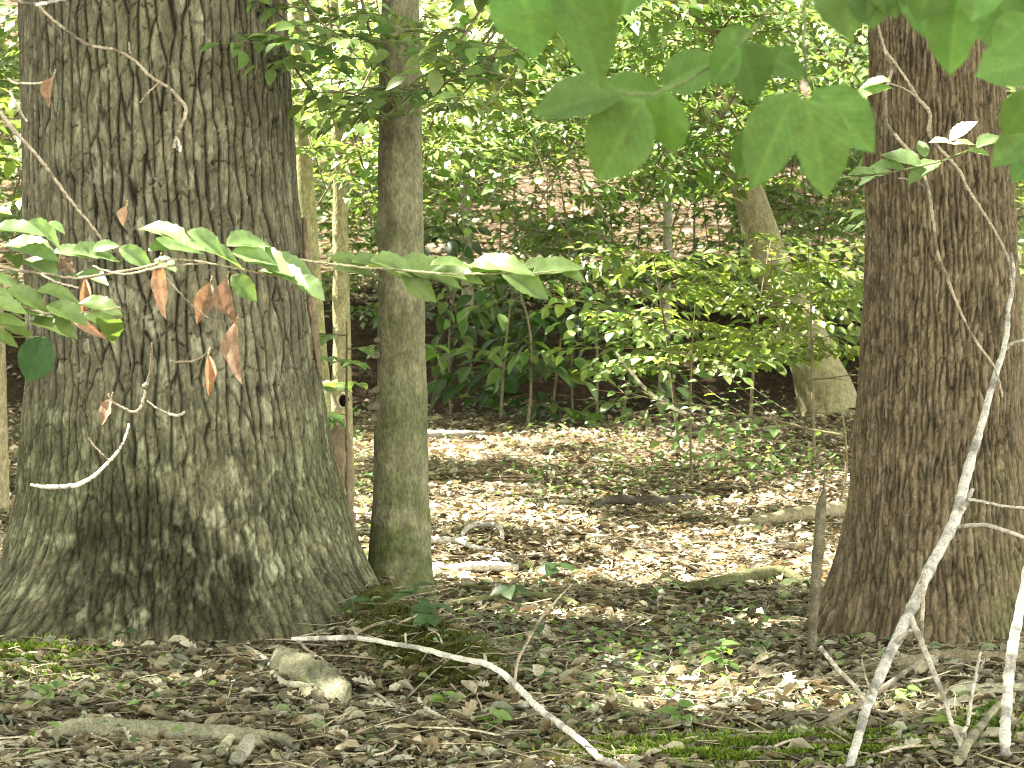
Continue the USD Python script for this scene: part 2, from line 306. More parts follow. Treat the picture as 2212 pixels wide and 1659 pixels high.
def oak_bark(TH, Z, R0):
    s = TH * R0
    q3 = np.stack([np.cos(TH) * R0, np.sin(TH) * R0, Z], -1)
    big = noise3(q3, 2.2, 3, 21)
    w = smooth(1.0, 0.35, Z + 0.6 * (big - 0.5))
    d1, up1, r1, o1 = voro(s, Z, 0.038, 0.19, 11, 0.40)          # tall plates between upright fissures
    d2, up2, r2, _ = voro(s, Z, 0.037, 0.085, 13, 0.45)          # short cross breaks
    d3, up3, r3, _ = voro(s, Z, 0.021, 0.055, 12, 0.5)           # small scales of the flared base
    n1 = noise3(q3 * [1, 1, .35], 11, 2, 32)
    wid = 0.0030 + 0.0030 * np.clip(n1 - 0.35, 0, 1)
    k1 = np.exp(-(d1 / wid) ** 2) * (0.30 + 0.70 * smooth(0.75, 0.985, up1)) * smooth(0.15, 0.42, n1)
    k2 = np.exp(-(d2 / 0.0022) ** 2) * (1 - smooth(0.5, 0.95, up2)) * smooth(0.40, 0.6, noise3(q3, 12, 2, 33)) * 0.8
    k3 = np.exp(-(d3 / 0.0032) ** 2) * (0.35 + 0.65 * smooth(0.5, 0.95, up3)) * (0.25 + 1.0 * noise3(q3, 9, 2, 34))
    crack = np.clip(np.maximum(k1 * (1 - 0.55 * w), k2 * (1 - w)) + k3 * (0.10 + 0.62 * w), 0, 1)
    fine = noise3(q3 * [1, 1, 0.35], 60, 3, 44) - 0.5
    flake = smooth(0.52, 0.60, noise3(q3 * [1, 1, 0.3], 30, 2, 45))
    h = (r1 - 0.5) * 0.004 * (1 - w) + (r3 - 0.5) * (0.002 + 0.006 * w) + 0.0025 * flake - 0.013 * crack + 0.006 * fine + 0.018 * (noise3(q3, 3.0, 2, 35) - 0.5)
    tone = 0.86 + 0.22 * (r1 - 0.5) + 0.16 * (r2 - 0.5) + 0.3 * (r3 - 0.5) * w + 0.75 * (noise3(q3 * [1, 1, .5], 22, 3, 36) - 0.5) + 0.16 * (flake - .5)
    base = np.array([0.150, 0.136, 0.088]) * tone[..., None]
    lich = smooth(0.56, 0.70, noise3(q3 * [1, 1, 0.35], 34, 3, 37)) * (0.50 + 0.25 * w)
    base = base * (1 - lich[..., None]) + lich[..., None] * np.array([0.31, 0.295, 0.205])
    green = smooth(0.45, 0.7, noise3(q3, 1.6, 3, 38)) * 0.35 + 0.30 * w
    base = base * (1 - green[..., None] * np.array([0.20, 0.08, 0.32]))
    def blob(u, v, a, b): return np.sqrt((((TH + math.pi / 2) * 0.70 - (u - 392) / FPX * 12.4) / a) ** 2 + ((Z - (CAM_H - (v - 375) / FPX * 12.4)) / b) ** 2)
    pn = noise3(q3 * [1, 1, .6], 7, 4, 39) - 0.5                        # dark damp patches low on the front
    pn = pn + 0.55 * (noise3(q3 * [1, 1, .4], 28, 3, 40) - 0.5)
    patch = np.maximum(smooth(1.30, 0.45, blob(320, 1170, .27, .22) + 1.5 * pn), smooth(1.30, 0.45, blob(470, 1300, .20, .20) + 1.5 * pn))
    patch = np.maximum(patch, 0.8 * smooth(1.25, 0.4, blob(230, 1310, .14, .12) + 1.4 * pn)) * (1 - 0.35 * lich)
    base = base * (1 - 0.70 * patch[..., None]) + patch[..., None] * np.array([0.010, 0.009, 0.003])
    base = base * (1 - 0.86 * np.clip(crack, 0, 1) ** 0.6)[..., None]
    return h, base
OAK_Y = 13.05
OAK = [(0, 48, 622), (125, 50, 628), (250, 52, 636), (400, 53, 645), (500, 54, 655), (600, 57, 668), (700, 60, 680), (800, 60, 692), (900, 48, 708), (1000, 42, 724),
       (1100, 30, 752), (1200, 6, 784), (1280, -26, 820), (1340, -66, 855), (1400, -115, 890), (1470, -190, 940)]
oak = thing('oak_tree', 'massive furrowed grey-brown trunk at left with a spreading flared base', 'tree', (-1.2, OAK_Y, 0))
def oak_lobes(TH, Z):
    def toe(a, w, k, h): return k * np.exp(-((TH - a) / w) ** 2) * np.exp(-np.maximum(Z + 0.05, 0) / h)
    return 0.10 * np.cos(6 * TH + 1.0) * smooth(0.8, 0.0, Z) + toe(-0.62, .30, 1.3, .20) + toe(-2.45, .32, 1.1, .2) + toe(-1.30, .22, .45, .12) - toe(-1.75, .25, .5, .3)
V, F_, C, OAKC = trunk_mesh(OAK, OAK_Y, -0.2, 13, 430, 0.0053, oak_bark, oak_lobes, 1)
M().add(V, F_, C).build('trunk', 'oak_bark', oak)

def right_bark(TH, Z, R0):
    s = TH * R0
    q3 = np.stack([np.cos(TH) * R0, np.sin(TH) * R0, Z], -1)
    d1, up1, r1, _ = voro(s, Z, 0.020, 0.13, 51, 0.6)
    d2, up2, r2, _ = voro(s, Z, 0.011, 0.045, 52, 0.6)
    k1 = np.exp(-(d1 / 0.0038) ** 2) * (0.3 + 0.7 * smooth(0.6, 0.97, up1)) * np.clip(0.2 + 1.3 * noise3(q3, 8, 2, 53), 0, 1)
    k2 = np.exp(-(d2 / 0.0022) ** 2) * 0.5
    crack = np.clip(k1 + 0.5 * k2, 0, 1)
    h = -0.012 * crack + 0.006 * (r1 - 0.5) + 0.004 * (r2 - 0.5) + 0.006 * (noise3(q3 * [1, 1, .4], 50, 3, 54) - 0.5) + 0.02 * (noise3(q3, 3, 2, 55) - 0.5)
    # a low mossy swelling on the right foot
    tone = 0.85 + 0.5 * (r2 - 0.5) + 0.35 * (r1 - 0.5) + 0.5 * (noise3(q3, 15, 3, 56) - 0.5)
    base = np.array([0.150, 0.115, 0.070]) * tone[..., None]
    lich = smooth(0.62, 0.78, noise3(q3 * [1, 1, .4], 28, 3, 57)) * 0.5
    base = base * (1 - lich[..., None]) + lich[..., None] * np.array([0.22, 0.185, 0.130])
    mo = smooth(0.9, 0.2, Z) * smooth(-1.6, -0.9, TH) * smooth(0.35, 0.6, noise3(q3, 5, 3, 58))
    base = base * (1 - 0.55 * mo[..., None]) + mo[..., None] * np.array([0.05, 0.06, 0.02])
    base = base * (1 - 0.62 * crack[..., None])
    return h, base
RT_Y = 12.68
RT = [(0, 1874, 2150), (200, 1870, 2168), (400, 1866, 2185), (600, 1864, 2198), (800, 1857, 2206), (900, 1850, 2210), (1000, 1842, 2214), (1100, 1832, 2224), (1200, 1815, 2245), (1300, 1792, 2275), (1380, 1762, 2310), (1450, 1720, 2350)]
rt = thing('hardwood_tree', 'broad brown trunk with finely streaked bark at right behind the pale leaning dead branch', 'tree', (2.0, RT_Y, 0))
V, F_, C, RTC = trunk_mesh(RT, RT_Y, -0.2, 12, 260, 0.0054, right_bark, lambda T, Z: 0.3 * np.cos(4 * T + 0.6) * smooth(0.6, 0, Z), 2)
M().add(V, F_, C).build('trunk', 'oak_bark', rt)

def beech_bark(TH, Z, R0):
    s = TH * R0
    q3 = np.stack([np.cos(TH) * R0, np.sin(TH) * R0, Z], -1)
    h = 0.006 * (noise3(q3, 9, 3, 71) - 0.5) + 0.005 * (noise3(q3 * [1, 1, .25], 45, 3, 72) - 0.5)
    base = np.array([0.155, 0.146, 0.085]) * (0.55 + 0.9 * noise3(q3 * [1, 1, .22], 26, 4, 73))[..., None]
    blot = smooth(0.50, 0.66, noise3(q3 * [1, 1, 0.45], 9, 4, 74))
    base = base * (1 - 0.45 * blot[..., None]) + blot[..., None] * np.array([0.03, 0.032, 0.012])
    pale = smooth(0.60, 0.72, noise3(q3 * [1, 1, 0.6], 8, 3, 75)) * 0.5
    base = base * (1 - pale[..., None]) + pale[..., None] * np.array([0.22, 0.215, 0.14])
    mo = smooth(1.0, 0.2, Z + 0.9 * (noise3(q3, 4, 3, 76) - 0.5)) * smooth(0.35, 0.6, noise3(q3, 11, 3, 77))
    base = base * (1 - 0.75 * mo[..., None]) + 0.75 * mo[..., None] * np.array([0.058, 0.072, 0.022]) * (0.6 + 0.8 * noise3(q3, 25, 2, 79))[..., None]
    ring = np.exp(-((Z - 0.93 - 0.02 * np.sin(TH * 3)) / 0.008) ** 2) * 0.5
    return h - 0.004 * ring, base * (1 - 0.4 * ring[..., None])
BE_Y = 13.25
BE = [(0, 826, 906), (300, 818, 912), (600, 817, 917), (850, 814, 922), (950, 806, 924), (1000, 807, 925), (1150, 800, 932), (1250, 795, 938), (1330, 774, 958), (1400, 752, 985)]
beech = thing('beech_tree', 'slim grey-green mottled trunk with mossy foot just right of the massive trunk', 'tree', (-0.42, BE_Y, 0))
V, F_, C, BEC = trunk_mesh(BE, BE_Y, -0.15, 10, 130, 0.007, beech_bark, lambda T, Z: 0.4 * np.cos(3 * T + 2.2) * smooth(0.4, 0, Z), 3)
M().add(V, F_, C).build('trunk', 'smooth_bark', beech)
rng = np.random.default_rng(5)
for (u, v, w) in ((818, 735, 22), (812, 770, 20), (808, 845, 20), (806, 880, 28), (812, 905, 26)):  # little knobs on its left edge
    p = P(u, v, BE_Y - 0.03); k = w / 2 / FPX * BE_Y; m = M()
    tube(m, [p + [k * 1.6, 0, k * .5], p + [k * .5, 0, k * .2], p + [-k * .4, -.002, 0], p + [-k * .9, -.003, -k * .1]], [k * .9, k * .8, k * .6, k * .25], [0.15, 0.13, 0.09], 8, 0.1, rng)
    m.build('bark_knob', 'smooth_bark', beech)

# slimmer trunks behind
def pole(name, label, pts, col, group=None, sides=14, mat='smooth_bark', seed=0, top=None, cat='tree', n=60):
    """a trunk through pixel rows (u, v, d, width px); continues upward out of view when top is given"""
    rng = np.random.default_rng(seed)
    rows = [np.r_[P(u, v, d), w / 2 / FPX * d] for u, v, d, w in pts]
    if top: 
        a, b = rows[-2], rows[-1]; e = unit(b[:3] - a[:3])
        k = (top - b[2]) / max(e[2], 0.2); rows.append(np.r_[b[:3] + e * k, b[3] * 0.6])
    q = curve(rows, n)
    c = np.asarray(col) * (0.75 + 0.5 * noise3(q[:, :3], 6, 2, seed))[:, None]
    t = thing(name, label, cat, q[0, :3], group)
    m = M(); tube(m, q[:, :3], q[:, 3], c, sides, 0.06, rng); m.build('trunk', mat, t)
    return t, q
def base_v(u, d):  # image row of the ground at column u and distance d
    x = (u - 1106) / FPX * d / cp
    return float(proj(np.array([x, d, float(H(x, d)) - 0.05]))[1])
poles = []
poles.append(pole('slender_tree', 'pale yellowish thin trunk close behind the right edge of the massive trunk', [(700, base_v(700, 16.5), 16.5, 46), (694, 850, 16.5, 40), (684, 700, 16.5, 36), (668, 500, 16.5, 36), (652, 270, 16.5, 34), (640, 0, 16.5, 32)], (0.205, 0.195, 0.095), top=8, seed=1))
kn = pole('slender_tree', 'pale thin trunk with a round black knot hole between the massive and slim trunks', [(738, base_v(738, 18), 18, 60), (738, 930, 18, 52), (738, 870, 18, 48), (738, 760, 18, 40), (737, 600, 18, 36), (735, 430, 18, 32), (728, 200, 18, 26), (720, 0, 18, 22)], (0.215, 0.195, 0.105), top=7, seed=2)
poles.append(kn)
p = P(741, 866, 17.93); m = M(); a = np.linspace(0, 2 * np.pi, 15)[:-1]
ringp = p + np.stack([np.cos(a) * 0.026, 0 * a + 0.015, np.sin(a) * 0.036], -1)
tube(m, np.vstack([ringp, ringp[:2]]), 0.008, [0.25, 0.22, 0.14], 6, cap=False); m.build('knot_rim', 'smooth_bark', kn[0])
m = M(); m.add(np.vstack([ringp + [0, -0.004, 0], p + [0, 0.012, 0]]), [[j, (j + 1) % 14, 14] for j in range(14)], [0.006, 0.005, 0.004]); m.build('knot_hole', 'soil', kn[0])
m = M(); q = curve([np.r_[P(722, base_v(722, 15.3), 15.3), .085], np.r_[P(722, 1000, 15.3), .075], np.r_[P(722, 945, 15.3), 0.066], np.r_[P(722, 912, 15.3), 0.05], np.r_[P(722, 892, 15.3), 0.015]], 26)
tube(m, q[:, :3], q[:, 3], np.array([0.15, 0.115, 0.075]) * (0.6 + 0.8 * noise3(q[:, :3], 14, 2, 3))[:, None], 16, 0.12, rng)
m.build('rotten_stump', 'oak_bark', label='low rounded brown rotten stump tucked behind the flank of the massive trunk', cat='stump')
poles.append(pole('slender_tree', 'light brown trunk cut by the left edge of the view', [(-18, base_v(-22, 17), 17, 74), (-16, 1000, 17, 68), (-18, 760, 17, 62), (-40, 500, 17, 58), (-80, 0, 17, 52)], (0.27, 0.23, 0.14), top=8, seed=4))
poles.append(pole('leaning_tree', 'leaning pale brown trunk with swollen greenish foot behind the sunlit shrub', [(1796, base_v(1796, 24) + 25, 24, 150), (1780, 838, 24, 122), (1758, 785, 24, 104), (1736, 720, 24, 92), (1700, 640, 24, 84), (1655, 540, 24, 80), (1620, 430, 24, 72), (1588, 320, 24, 60), (1560, 200, 24, 54)], (0.19, 0.168, 0.090), top=9, seed=5, sides=18))
poles.append(pole('slender_tree', 'dark thin trunk deep in the foliage beside the slim grey-green trunk', [(880, base_v(880, 34), 34, 60), (872, 300, 34, 56), (868, 0, 34, 54)], (0.15, 0.13, 0.08), top=9, seed=6))
poles.append(pole('slender_tree', 'thin straight grey stem in the dark hollow at the middle of the view', [(1432, base_v(1432, 25), 25, 26), (1436, 760, 25, 24), (1440, 600, 25, 20), (1446, 300, 25, 18)], (0.24, 0.22, 0.16), top=7, seed=7))
poles.append(pole('slender_tree', 'grey stem rising left of the dark shrubs beyond the clearing', [(1012, base_v(1012, 26), 26, 30), (1010, 600, 26, 26), (1004, 300, 26, 22)], (0.25, 0.23, 0.16), top=7, seed=8))
poles.append(pole('slender_tree', 'tall pale trunk behind the broad brown trunk at the right border', [(2216, base_v(2216, 20), 20, 46), (2214, 700, 20, 42), (2210, 0, 20, 40)], (0.3, 0.27, 0.17), top=8, seed=9))
# pointed broken stake
q = curve([np.r_[P(1750, 1480, 11.75), .0125], np.r_[P(1760, 1300, 12.05), .017], np.r_[P(1770, 1150, 12.1), .0185], np.r_[P(1776, 1082, 12.1), .014], np.r_[P(1780, 1060, 12.1), 0.006], np.r_[P(1781, 1018, 12.1), .0022]], 50)
m = M(); tube(m, q[:, :3], q[:, 3], np.array([0.135, 0.115, 0.075]) * (0.5 + 0.8 * noise3(q[:, :3], 20, 2, 3))[:, None], 12, 0.14, np.random.default_rng(8))
m.build('broken_stem', 'dead_wood', label='upright grey broken stem with a sharp pointed tip beside the broad brown trunk', cat='snag')

# ------------------------------------------------------------------ mossy root of the massive trunk, peeled bark strip
rng = np.random.default_rng(31)
def on_ground(u, v, lift=0.0):
    p = G(np.array(u, float), np.array(v, float)); return p + [0, 0, lift]
for pts in ([(655, 470, 8), (662, 560, 16), (672, 660, 18), (682, 760, 14), (690, 810, 6)], [(640, 500, 7), (650, 600, 12), (661, 700, 12), (670, 770, 5)]):
    q = curve([np.r_[P(u + 2, v, OAK_Y - 0.10), w / 2 / FPX * OAK_Y] for u, v, w in pts], 30); m = M()
    tube(m, q[:, :3], q[:, 3], np.array([0.17, 0.13, 0.085]) * (0.5 + noise3(q[:, :3], 25, 2, 6))[:, None], 8, 0.2, rng); m.build('loose_bark_strip', 'oak_bark', oak)

# ------------------------------------------------------------------ branches and twigs drawn through points (u, v, distance, width px)
def rows(pts):
    out = []
    for u, v, d, w in pts:
        p = P(u, v, d)
        while v > 1250 and v < 1660 and d > 8.8 and p[2] < Hg(p[0], p[1]) + 0.065:
            d -= 0.04; p = P(u, v, d)
        out.append(np.r_[p, w / 2 / FPX * d])
    return out
def limb(pts, col, parent, name, mat='dead_wood', seed=0, n=None, sides=8, wob=0.0012, rough=0.12, spread=0.35):
    rng = np.random.default_rng(seed + 900)
    q = curve(rows(pts), n or max(14, len(pts) * 9), wob, rng)
    c = np.asarray(col) * (1 - spread + 2 * spread * noise3(q[:, :3], 28, 2, seed))[:, None]
    c = c * np.where(noise3(q[:, :3], 16, 2, seed + 5) > 0.62, 0.5, 1.0)[:, None]
    kn = 1 + 0.35 * (noise3(q[:, :3], 22, 2, seed + 9) - 0.5)
    m = M(); tube(m, q[:, :3], q[:, 3] * kn, c, sides, rough, rng)
    return m.build(name, mat, parent)
GREY = (0.43, 0.40, 0.36); PALE = (0.42, 0.38, 0.32); TWIG = (0.30, 0.25, 0.18)
t = thing('leaning_branch', 'long pale leafless dead branch leaning up before the broad brown trunk', 'branch', P(1840, 1690, 9.6))
limb([(1815, 1720, 9.5, 18), (1852, 1600, 9.7, 20), (1872, 1530, 9.9, 23), (1910, 1440, 10.1, 25), (1962, 1330, 10.3, 25), (2010, 1225, 10.5, 25), (2060, 1130, 10.7, 24), (2090, 1020, 10.9, 21), (2120, 920, 11.1, 17), (2150, 810, 11.2, 14), (2172, 740, 11.3, 12), (2180, 660, 11.4, 11), (2190, 600, 11.4, 8), (2184, 545, 11.4, 6)], GREY, t, 'main_stem', seed=1, sides=10)
limb([(2166, 760, 11.3, 8), (2180, 746, 11.3, 8), (2200, 738, 11.25, 8), (2240, 730, 11.2, 7)], PALE, t, 'side_branch', seed=2)
limb([(2062, 1142, 10.7, 9), (2095, 1135, 10.65, 9), (2130, 1134, 10.6, 9), (2170, 1146, 10.5, 8), (2240, 1172, 10.4, 8)], PALE, t, 'side_branch', seed=3)
limb([(2072, 1120, 10.75, 9), (2088, 1085, 10.75, 9), (2102, 1055, 10.75, 8)], PALE, t, 'side_branch', seed=4)
limb([(2090, 1078, 10.75, 7), (2130, 1085, 10.7, 6), (2175, 1094, 10.65, 6), (2240, 1098, 10.6, 5)], PALE, t, 'side_branch', seed=5)
limb([(1964, 1325, 10.3, 14), (1985, 1375, 10.2, 14), (2010, 1435, 10.05, 12), (2040, 1510, 9.95, 11), (2062, 1580, 9.85, 10), (2080, 1640, 9.75, 10)], (0.42, 0.37, 0.31), t, 'side_branch', seed=6)
limb([(1976, 1290, 10.35, 5), (1990, 1250, 10.4, 6), (1996, 1230, 10.4, 5)], PALE, t, 'side_branch', seed=7)
limb([(1874, 1525, 9.9, 10), (1848, 1485, 9.95, 10), (1810, 1445, 10.0, 10), (1772, 1398, 10.05, 11)], (0.40, 0.35, 0.28), t, 'side_branch', seed=8)
limb([(1930, 1395, 10.2, 16), (1950, 1375, 10.15, 13), (1968, 1362, 10.1, 9)], PALE, t, 'side_branch', seed=9)
limb([(1885, 1500, 9.95, 4), (1868, 1455, 9.9, 5), (1862, 1428, 9.9, 4), (1876, 1404, 9.85, 3)], TWIG, t, 'side_branch', seed=10)
limb([(1996, 1240, 10.4, 9), (1993, 1320, 10.3, 9), (1990, 1390, 10.2, 8)], (0.35, 0.3, 0.23), t, 'side_branch', seed=41)
t = thing('leaning_branch', 'white barkless dead stick standing upright at the right border', 'branch', P(2160, 1640, 9.8))
limb([(2168, 1690, 9.8, 22), (2172, 1610, 9.85, 24), (2172, 1560, 9.9, 25), (2178, 1470, 9.95, 24), (2190, 1385, 10, 23), (2205, 1310, 10.05, 22), (2222, 1220, 10.1, 20), (2240, 1100, 10.1, 18)], (0.6, 0.56, 0.5), t, 'main_stem', seed=11, sides=10)
t = thing('dead_stick', 'short pale forked stick poking up between the leaning branch and white stick', 'stick', P(2080, 1600, 9.9))
limb([(2078, 1630, 9.8, 12), (2088, 1570, 9.85, 9), (2100, 1500, 9.85, 8), (2112, 1440, 9.85, 7), (2119, 1408, 9.85, 5)], PALE, t, 'main_stem', seed=12)
limb([(2110, 1455, 9.85, 4), (2122, 1435, 9.85, 4), (2129, 1420, 9.85, 3)], PALE, t, 'side_branch', seed=13)
t = thing('fallen_branch', 'dark straight stick lying on the leaf litter behind the foot of the leaning branch', 'branch', P(1800, 1560, 10.2))
limb([(1765, 1568, 10.35, 10), (1830, 1535, 10.6, 13), (1880, 1505, 10.8, 14), (1930, 1470, 11.0, 12), (1990, 1425, 11.3, 9)], (0.2, 0.17, 0.12), t, 'main_stem', seed=14)
t = thing('fallen_branch', 'grey-green thick branch stub at the bottom right near the white stick', 'branch', P(2100, 1590, 9.9))
limb([(2070, 1640, 9.75, 26), (2110, 1580, 10.0, 20), (2150, 1530, 10.2, 16), (2190, 1500, 10.4, 11)], (0.24, 0.22, 0.15), t, 'main_stem', seed=15)
# white fallen branch in the foreground
t = thing('fallen_branch', 'bright white fallen branch slanting across the foreground from the base of the massive trunk', 'branch', P(1050, 1430, 11.2))
limb([(632, 1380, 11.6, 9), (700, 1379, 11.5, 11), (770, 1378, 11.4, 11), (830, 1388, 11.25, 11), (900, 1399, 11.1, 12), (980, 1420, 10.95, 13), (1050, 1434, 10.85, 14), (1080, 1450, 10.8, 14), (1115, 1480, 10.85, 14), (1160, 1527, 10.6, 15), (1210, 1565, 10.35, 15), (1260, 1604, 10.1, 15), (1320, 1645, 9.85, 15), (1372, 1690, 9.6, 15)], (0.62, 0.57, 0.50), t, 'main_stem', seed=16, n=110, sides=10, wob=0.0015)
limb([(1112, 1476, 10.85, 7), (1118, 1430, 10.9, 7), (1140, 1385, 11, 6), (1165, 1340, 11.1, 6), (1195, 1305, 11.2, 5), (1236, 1262, 11.3, 3)], TWIG, t, 'side_branch', seed=17)
limb([(1050, 1436, 11.15, 9), (1047, 1415, 11.15, 7)], PALE, t, 'side_branch', seed=18)
limb([(876, 1396, 11.4, 5), (876, 1368, 11.4, 4)], PALE, t, 'side_branch', seed=19)
limb([(775, 1380, 11.7, 5), (762, 1355, 11.75, 4)], TWIG, t, 'side_branch', seed=20)
# long thin hanging twigs before the broad trunk
t = thing('hanging_vine', 'pair of pale thin wavy vine stems hanging before the broad brown trunk', 'vine', P(1910, 100, 11))
limb([(1880, -40, 11, 5), (1898, 60, 11, 6), (1910, 105, 11, 7), (1926, 150, 11, 7), (1912, 200, 11, 7), (1913, 255, 11, 8), (1945, 305, 11, 8), (1985, 350, 11, 8), (2006, 410, 11, 7), (2015, 470, 11, 7), (2024, 540, 11, 7), (2050, 610, 11, 7), (2078, 680, 11, 6), (2110, 740, 11, 6), (2148, 795, 11, 5), (2165, 858, 11, 4)], TWIG, t, 'stem', seed=21, n=130)
limb([(1912, 108, 11, 6), (1950, 160, 11.02, 6), (1985, 215, 11.02, 8), (2010, 250, 11.02, 8), (2006, 285, 11.02, 8), (2030, 320, 11.02, 7), (2070, 365, 11.02, 7), (2090, 405, 11.02, 6), (2125, 460, 11.02, 6), (2160, 520, 11.02, 6), (2180, 570, 11.02, 6), (2186, 640, 11.0, 5)], TWIG, t, 'stem', seed=22, n=110)
limb([(1918, 180, 11, 5), (1960, 195, 11.02, 4), (1990, 222, 11.02, 4)], TWIG, t, 'side_stem', seed=23)
limb([(2012, 430, 11, 4), (1985, 395, 11.0, 4), (1940, 385, 11.0, 3)], TWIG, t, 'side_stem', seed=24)
# thin bare twigs before the massive trunk
t = thing('bare_twig', 'thin bent bare twig curling down before the upper part of the massive trunk', 'twig', P(200, 90, 9))
limb([(-20, -20, 9, 8), (50, 5, 9, 8), (78, 10, 9, 8), (100, 30, 9, 6), (150, 70, 9, 6), (195, 98, 9, 7), (250, 108, 9, 6), (290, 130, 9, 6), (325, 165, 9, 7), (365, 190, 9, 8), (388, 215, 9, 8), (402, 235, 9, 8), (396, 262, 9, 7), (384, 285, 9, 7), (377, 320, 9, 8)], TWIG, t, 'stem', seed=25, n=120)
limb([(78, 10, 9, 8), (120, 2, 9, 8), (190, -15, 9, 7)], (0.6, 0.56, 0.48), t, 'side_stem', seed=26)
limb([(280, 115, 9, 4), (278, 90, 9, 3)], TWIG, t, 'side_stem', seed=27)
limb([(384, 300, 9, 6), (390, 326, 9, 8)], (0.6, 0.56, 0.5), t, 'bud', seed=28)
limb([(345, 178, 9, 4), (320, 200, 9, 4), (302, 222, 9, 3)], TWIG, t, 'side_stem', seed=29)
t = thing('bare_twig', 'straight thin bare twig slanting across the left side of the massive trunk', 'twig', P(0, 245, 8.6))
limb([(-30, 215, 8.6, 8), (5, 250, 8.6, 9), (35, 288, 8.6, 8), (70, 325, 8.6, 7), (110, 375, 8.6, 7), (150, 430, 8.6, 6), (195, 485, 8.6, 6), (240, 545, 8.6, 5)], TWIG, t, 'stem', seed=30, n=70)
limb([(20, 195, 8.6, 6), (40, 235, 8.6, 6), (58, 262, 8.6, 4)], (0.55, 0.5, 0.4), t, 'side_stem', seed=31)
t = thing('bare_twig', 'pale curved bare twig sweeping low across the middle of the massive trunk', 'twig', P(65, 1048, 9))
limb([(65, 1047, 9, 5), (110, 1052, 9, 10), (155, 1050, 9, 10), (200, 1030, 9, 9), (232, 1000, 9, 7), (262, 965, 9, 6), (278, 915, 9, 4)], (0.6, 0.55, 0.45), t, 'stem', seed=32, n=60)
limb([(236, 996, 9, 4), (210, 970, 9, 4), (190, 945, 9, 3)], TWIG, t, 'side_stem', seed=33)
t = thing('bare_twig', 'forked drooping bare twig below the green spray on the massive trunk', 'twig', P(295, 888, 9))
limb([(328, 740, 8.9, 4), (326, 790, 8.95, 5), (315, 840, 9, 6), (304, 880, 9, 6), (290, 890, 9, 6), (262, 880, 9, 6), (240, 866, 9, 5), (234, 850, 9, 4)], TWIG, t, 'stem', seed=34, n=60)
limb([(318, 865, 9, 4), (345, 885, 9, 4), (385, 898, 9, 6), (400, 890, 9, 7)], (0.55, 0.5, 0.4), t, 'side_stem', seed=35)
limb([(310, 835, 9, 7), (316, 828, 9, 8)], (0.65, 0.6, 0.55), t, 'bud', seed=36)
t = thing('bare_twig', 'short thin upcurved twig in the middle of the massive trunk', 'twig', P(400, 780, 9))
limb([(365, 778, 9, 3), (385, 782, 9, 5), (415, 780, 9, 5), (440, 768, 9, 4), (448, 755, 9, 3)], TWIG, t, 'stem', seed=37)
t = thing('bare_twig', 'short twig with a curl crossing the upper left edge of the massive trunk', 'twig', P(40, 175, 9))
limb([(15, 170, 9, 6), (40, 180, 9, 6), (75, 180, 9, 5), (110, 174, 9, 4)], (0.45, 0.4, 0.3), t, 'stem', seed=38)

# ------------------------------------------------------------------ foreground leaves, each blade its own mesh
def leaf_px(parent, base, tip, wpx, d, col, T=T_BIG, mat='large_leaf', face=0.75, roll=0.0, dd=0.0, rng=None, name='leaf'):
    b, e = P(*base, d), P(*tip, d + dd)
    dv = e - b; L = np.linalg.norm(dv); W = wpx / FPX * d
    to_cam = unit(np.array([0, 0, CAM_H]) - b)
    nrm = unit(to_cam * face + np.array([0, 0, 1]) * (1 - face) + np.array([1, 0, 0]) * roll)
    sd = unit(np.cross(nrm, unit(dv))); W = W / max(0.55, float(np.linalg.norm(sd - to_cam * (sd @ to_cam))))
    m = M(); leaves(m, b, dv, nrm, L, W, col, T)
    k = m.v[0]; y = T[0][:, 1]
    xx = T[0][:, 0]; vein = np.exp(-(np.sin(np.pi * (xx * 9 - np.abs(y) * 6.5)) / 0.30) ** 2) * (np.abs(y) > 0.03)
    blem = smooth(0.66, 0.74, noise3(np.stack([xx * 3 + base[0], y * 3 + base[1], 0 * y], -1), 3, 3, 1))
    m.c = [np.asarray(col) * (1 + 0.22 * np.exp(-(y / 0.035) ** 2) + 0.26 * vein - 0.09)[:, None] * (1 - blem[:, None] * [0.0, 0.12, 0.15])]
    m.build(name, mat, parent)
rng = np.random.default_rng(77)
LG = np.array([0.092, 0.172, 0.048])
def cluster(label, loc, leavs, twigs, d, seed):
    rng = np.random.default_rng(seed)
    t = thing('overhanging_branch', label, 'branch', P(*loc, d))
    for pts in twigs: limb([(u, v, d + 0.01, w) for u, v, w in pts], (0.13, 0.15, 0.06), t, 'twig', seed=seed + len(pts), sides=6, rough=0.05)
    if seed == 3: limb([(1736, 178, d - .1, 10), (1738, 190, d - .1, 18), (1741, 202, d - .1, 12), (1744, 210, d - .1, 4)], (0.46, 0.33, 0.27), t, 'bud', seed=64)
    for b, e, w, s in leavs:
        leaf_px(t, b, e, w * 1.12, d + rng.uniform(-.12, .12), LG * s * rng.uniform(0.82, 1.18) * (1 + 0.1 * (rng.random(3) - 0.5)), roll=rng.uniform(-.3, .3), face=rng.uniform(.5, .75), dd=rng.uniform(-.03, .03))
cluster('blurred broad green leaves hanging low from the top edge left of centre', (1240, -40),
        [((1120, -75), (1156, 128), 140, 1), ((1205, -70), (1318, 182), 118, 1.1), ((1262, -60), (1330, 75), 90, 1.0), ((1040, -80), (1085, -10), 70, 0.9), ((1380, -70), (1345, 28), 84, 0.85)],
        [[(1050, -80, 9), (1150, -78, 9), (1270, -62, 9), (1400, -60, 9)]], 4.6, 1)
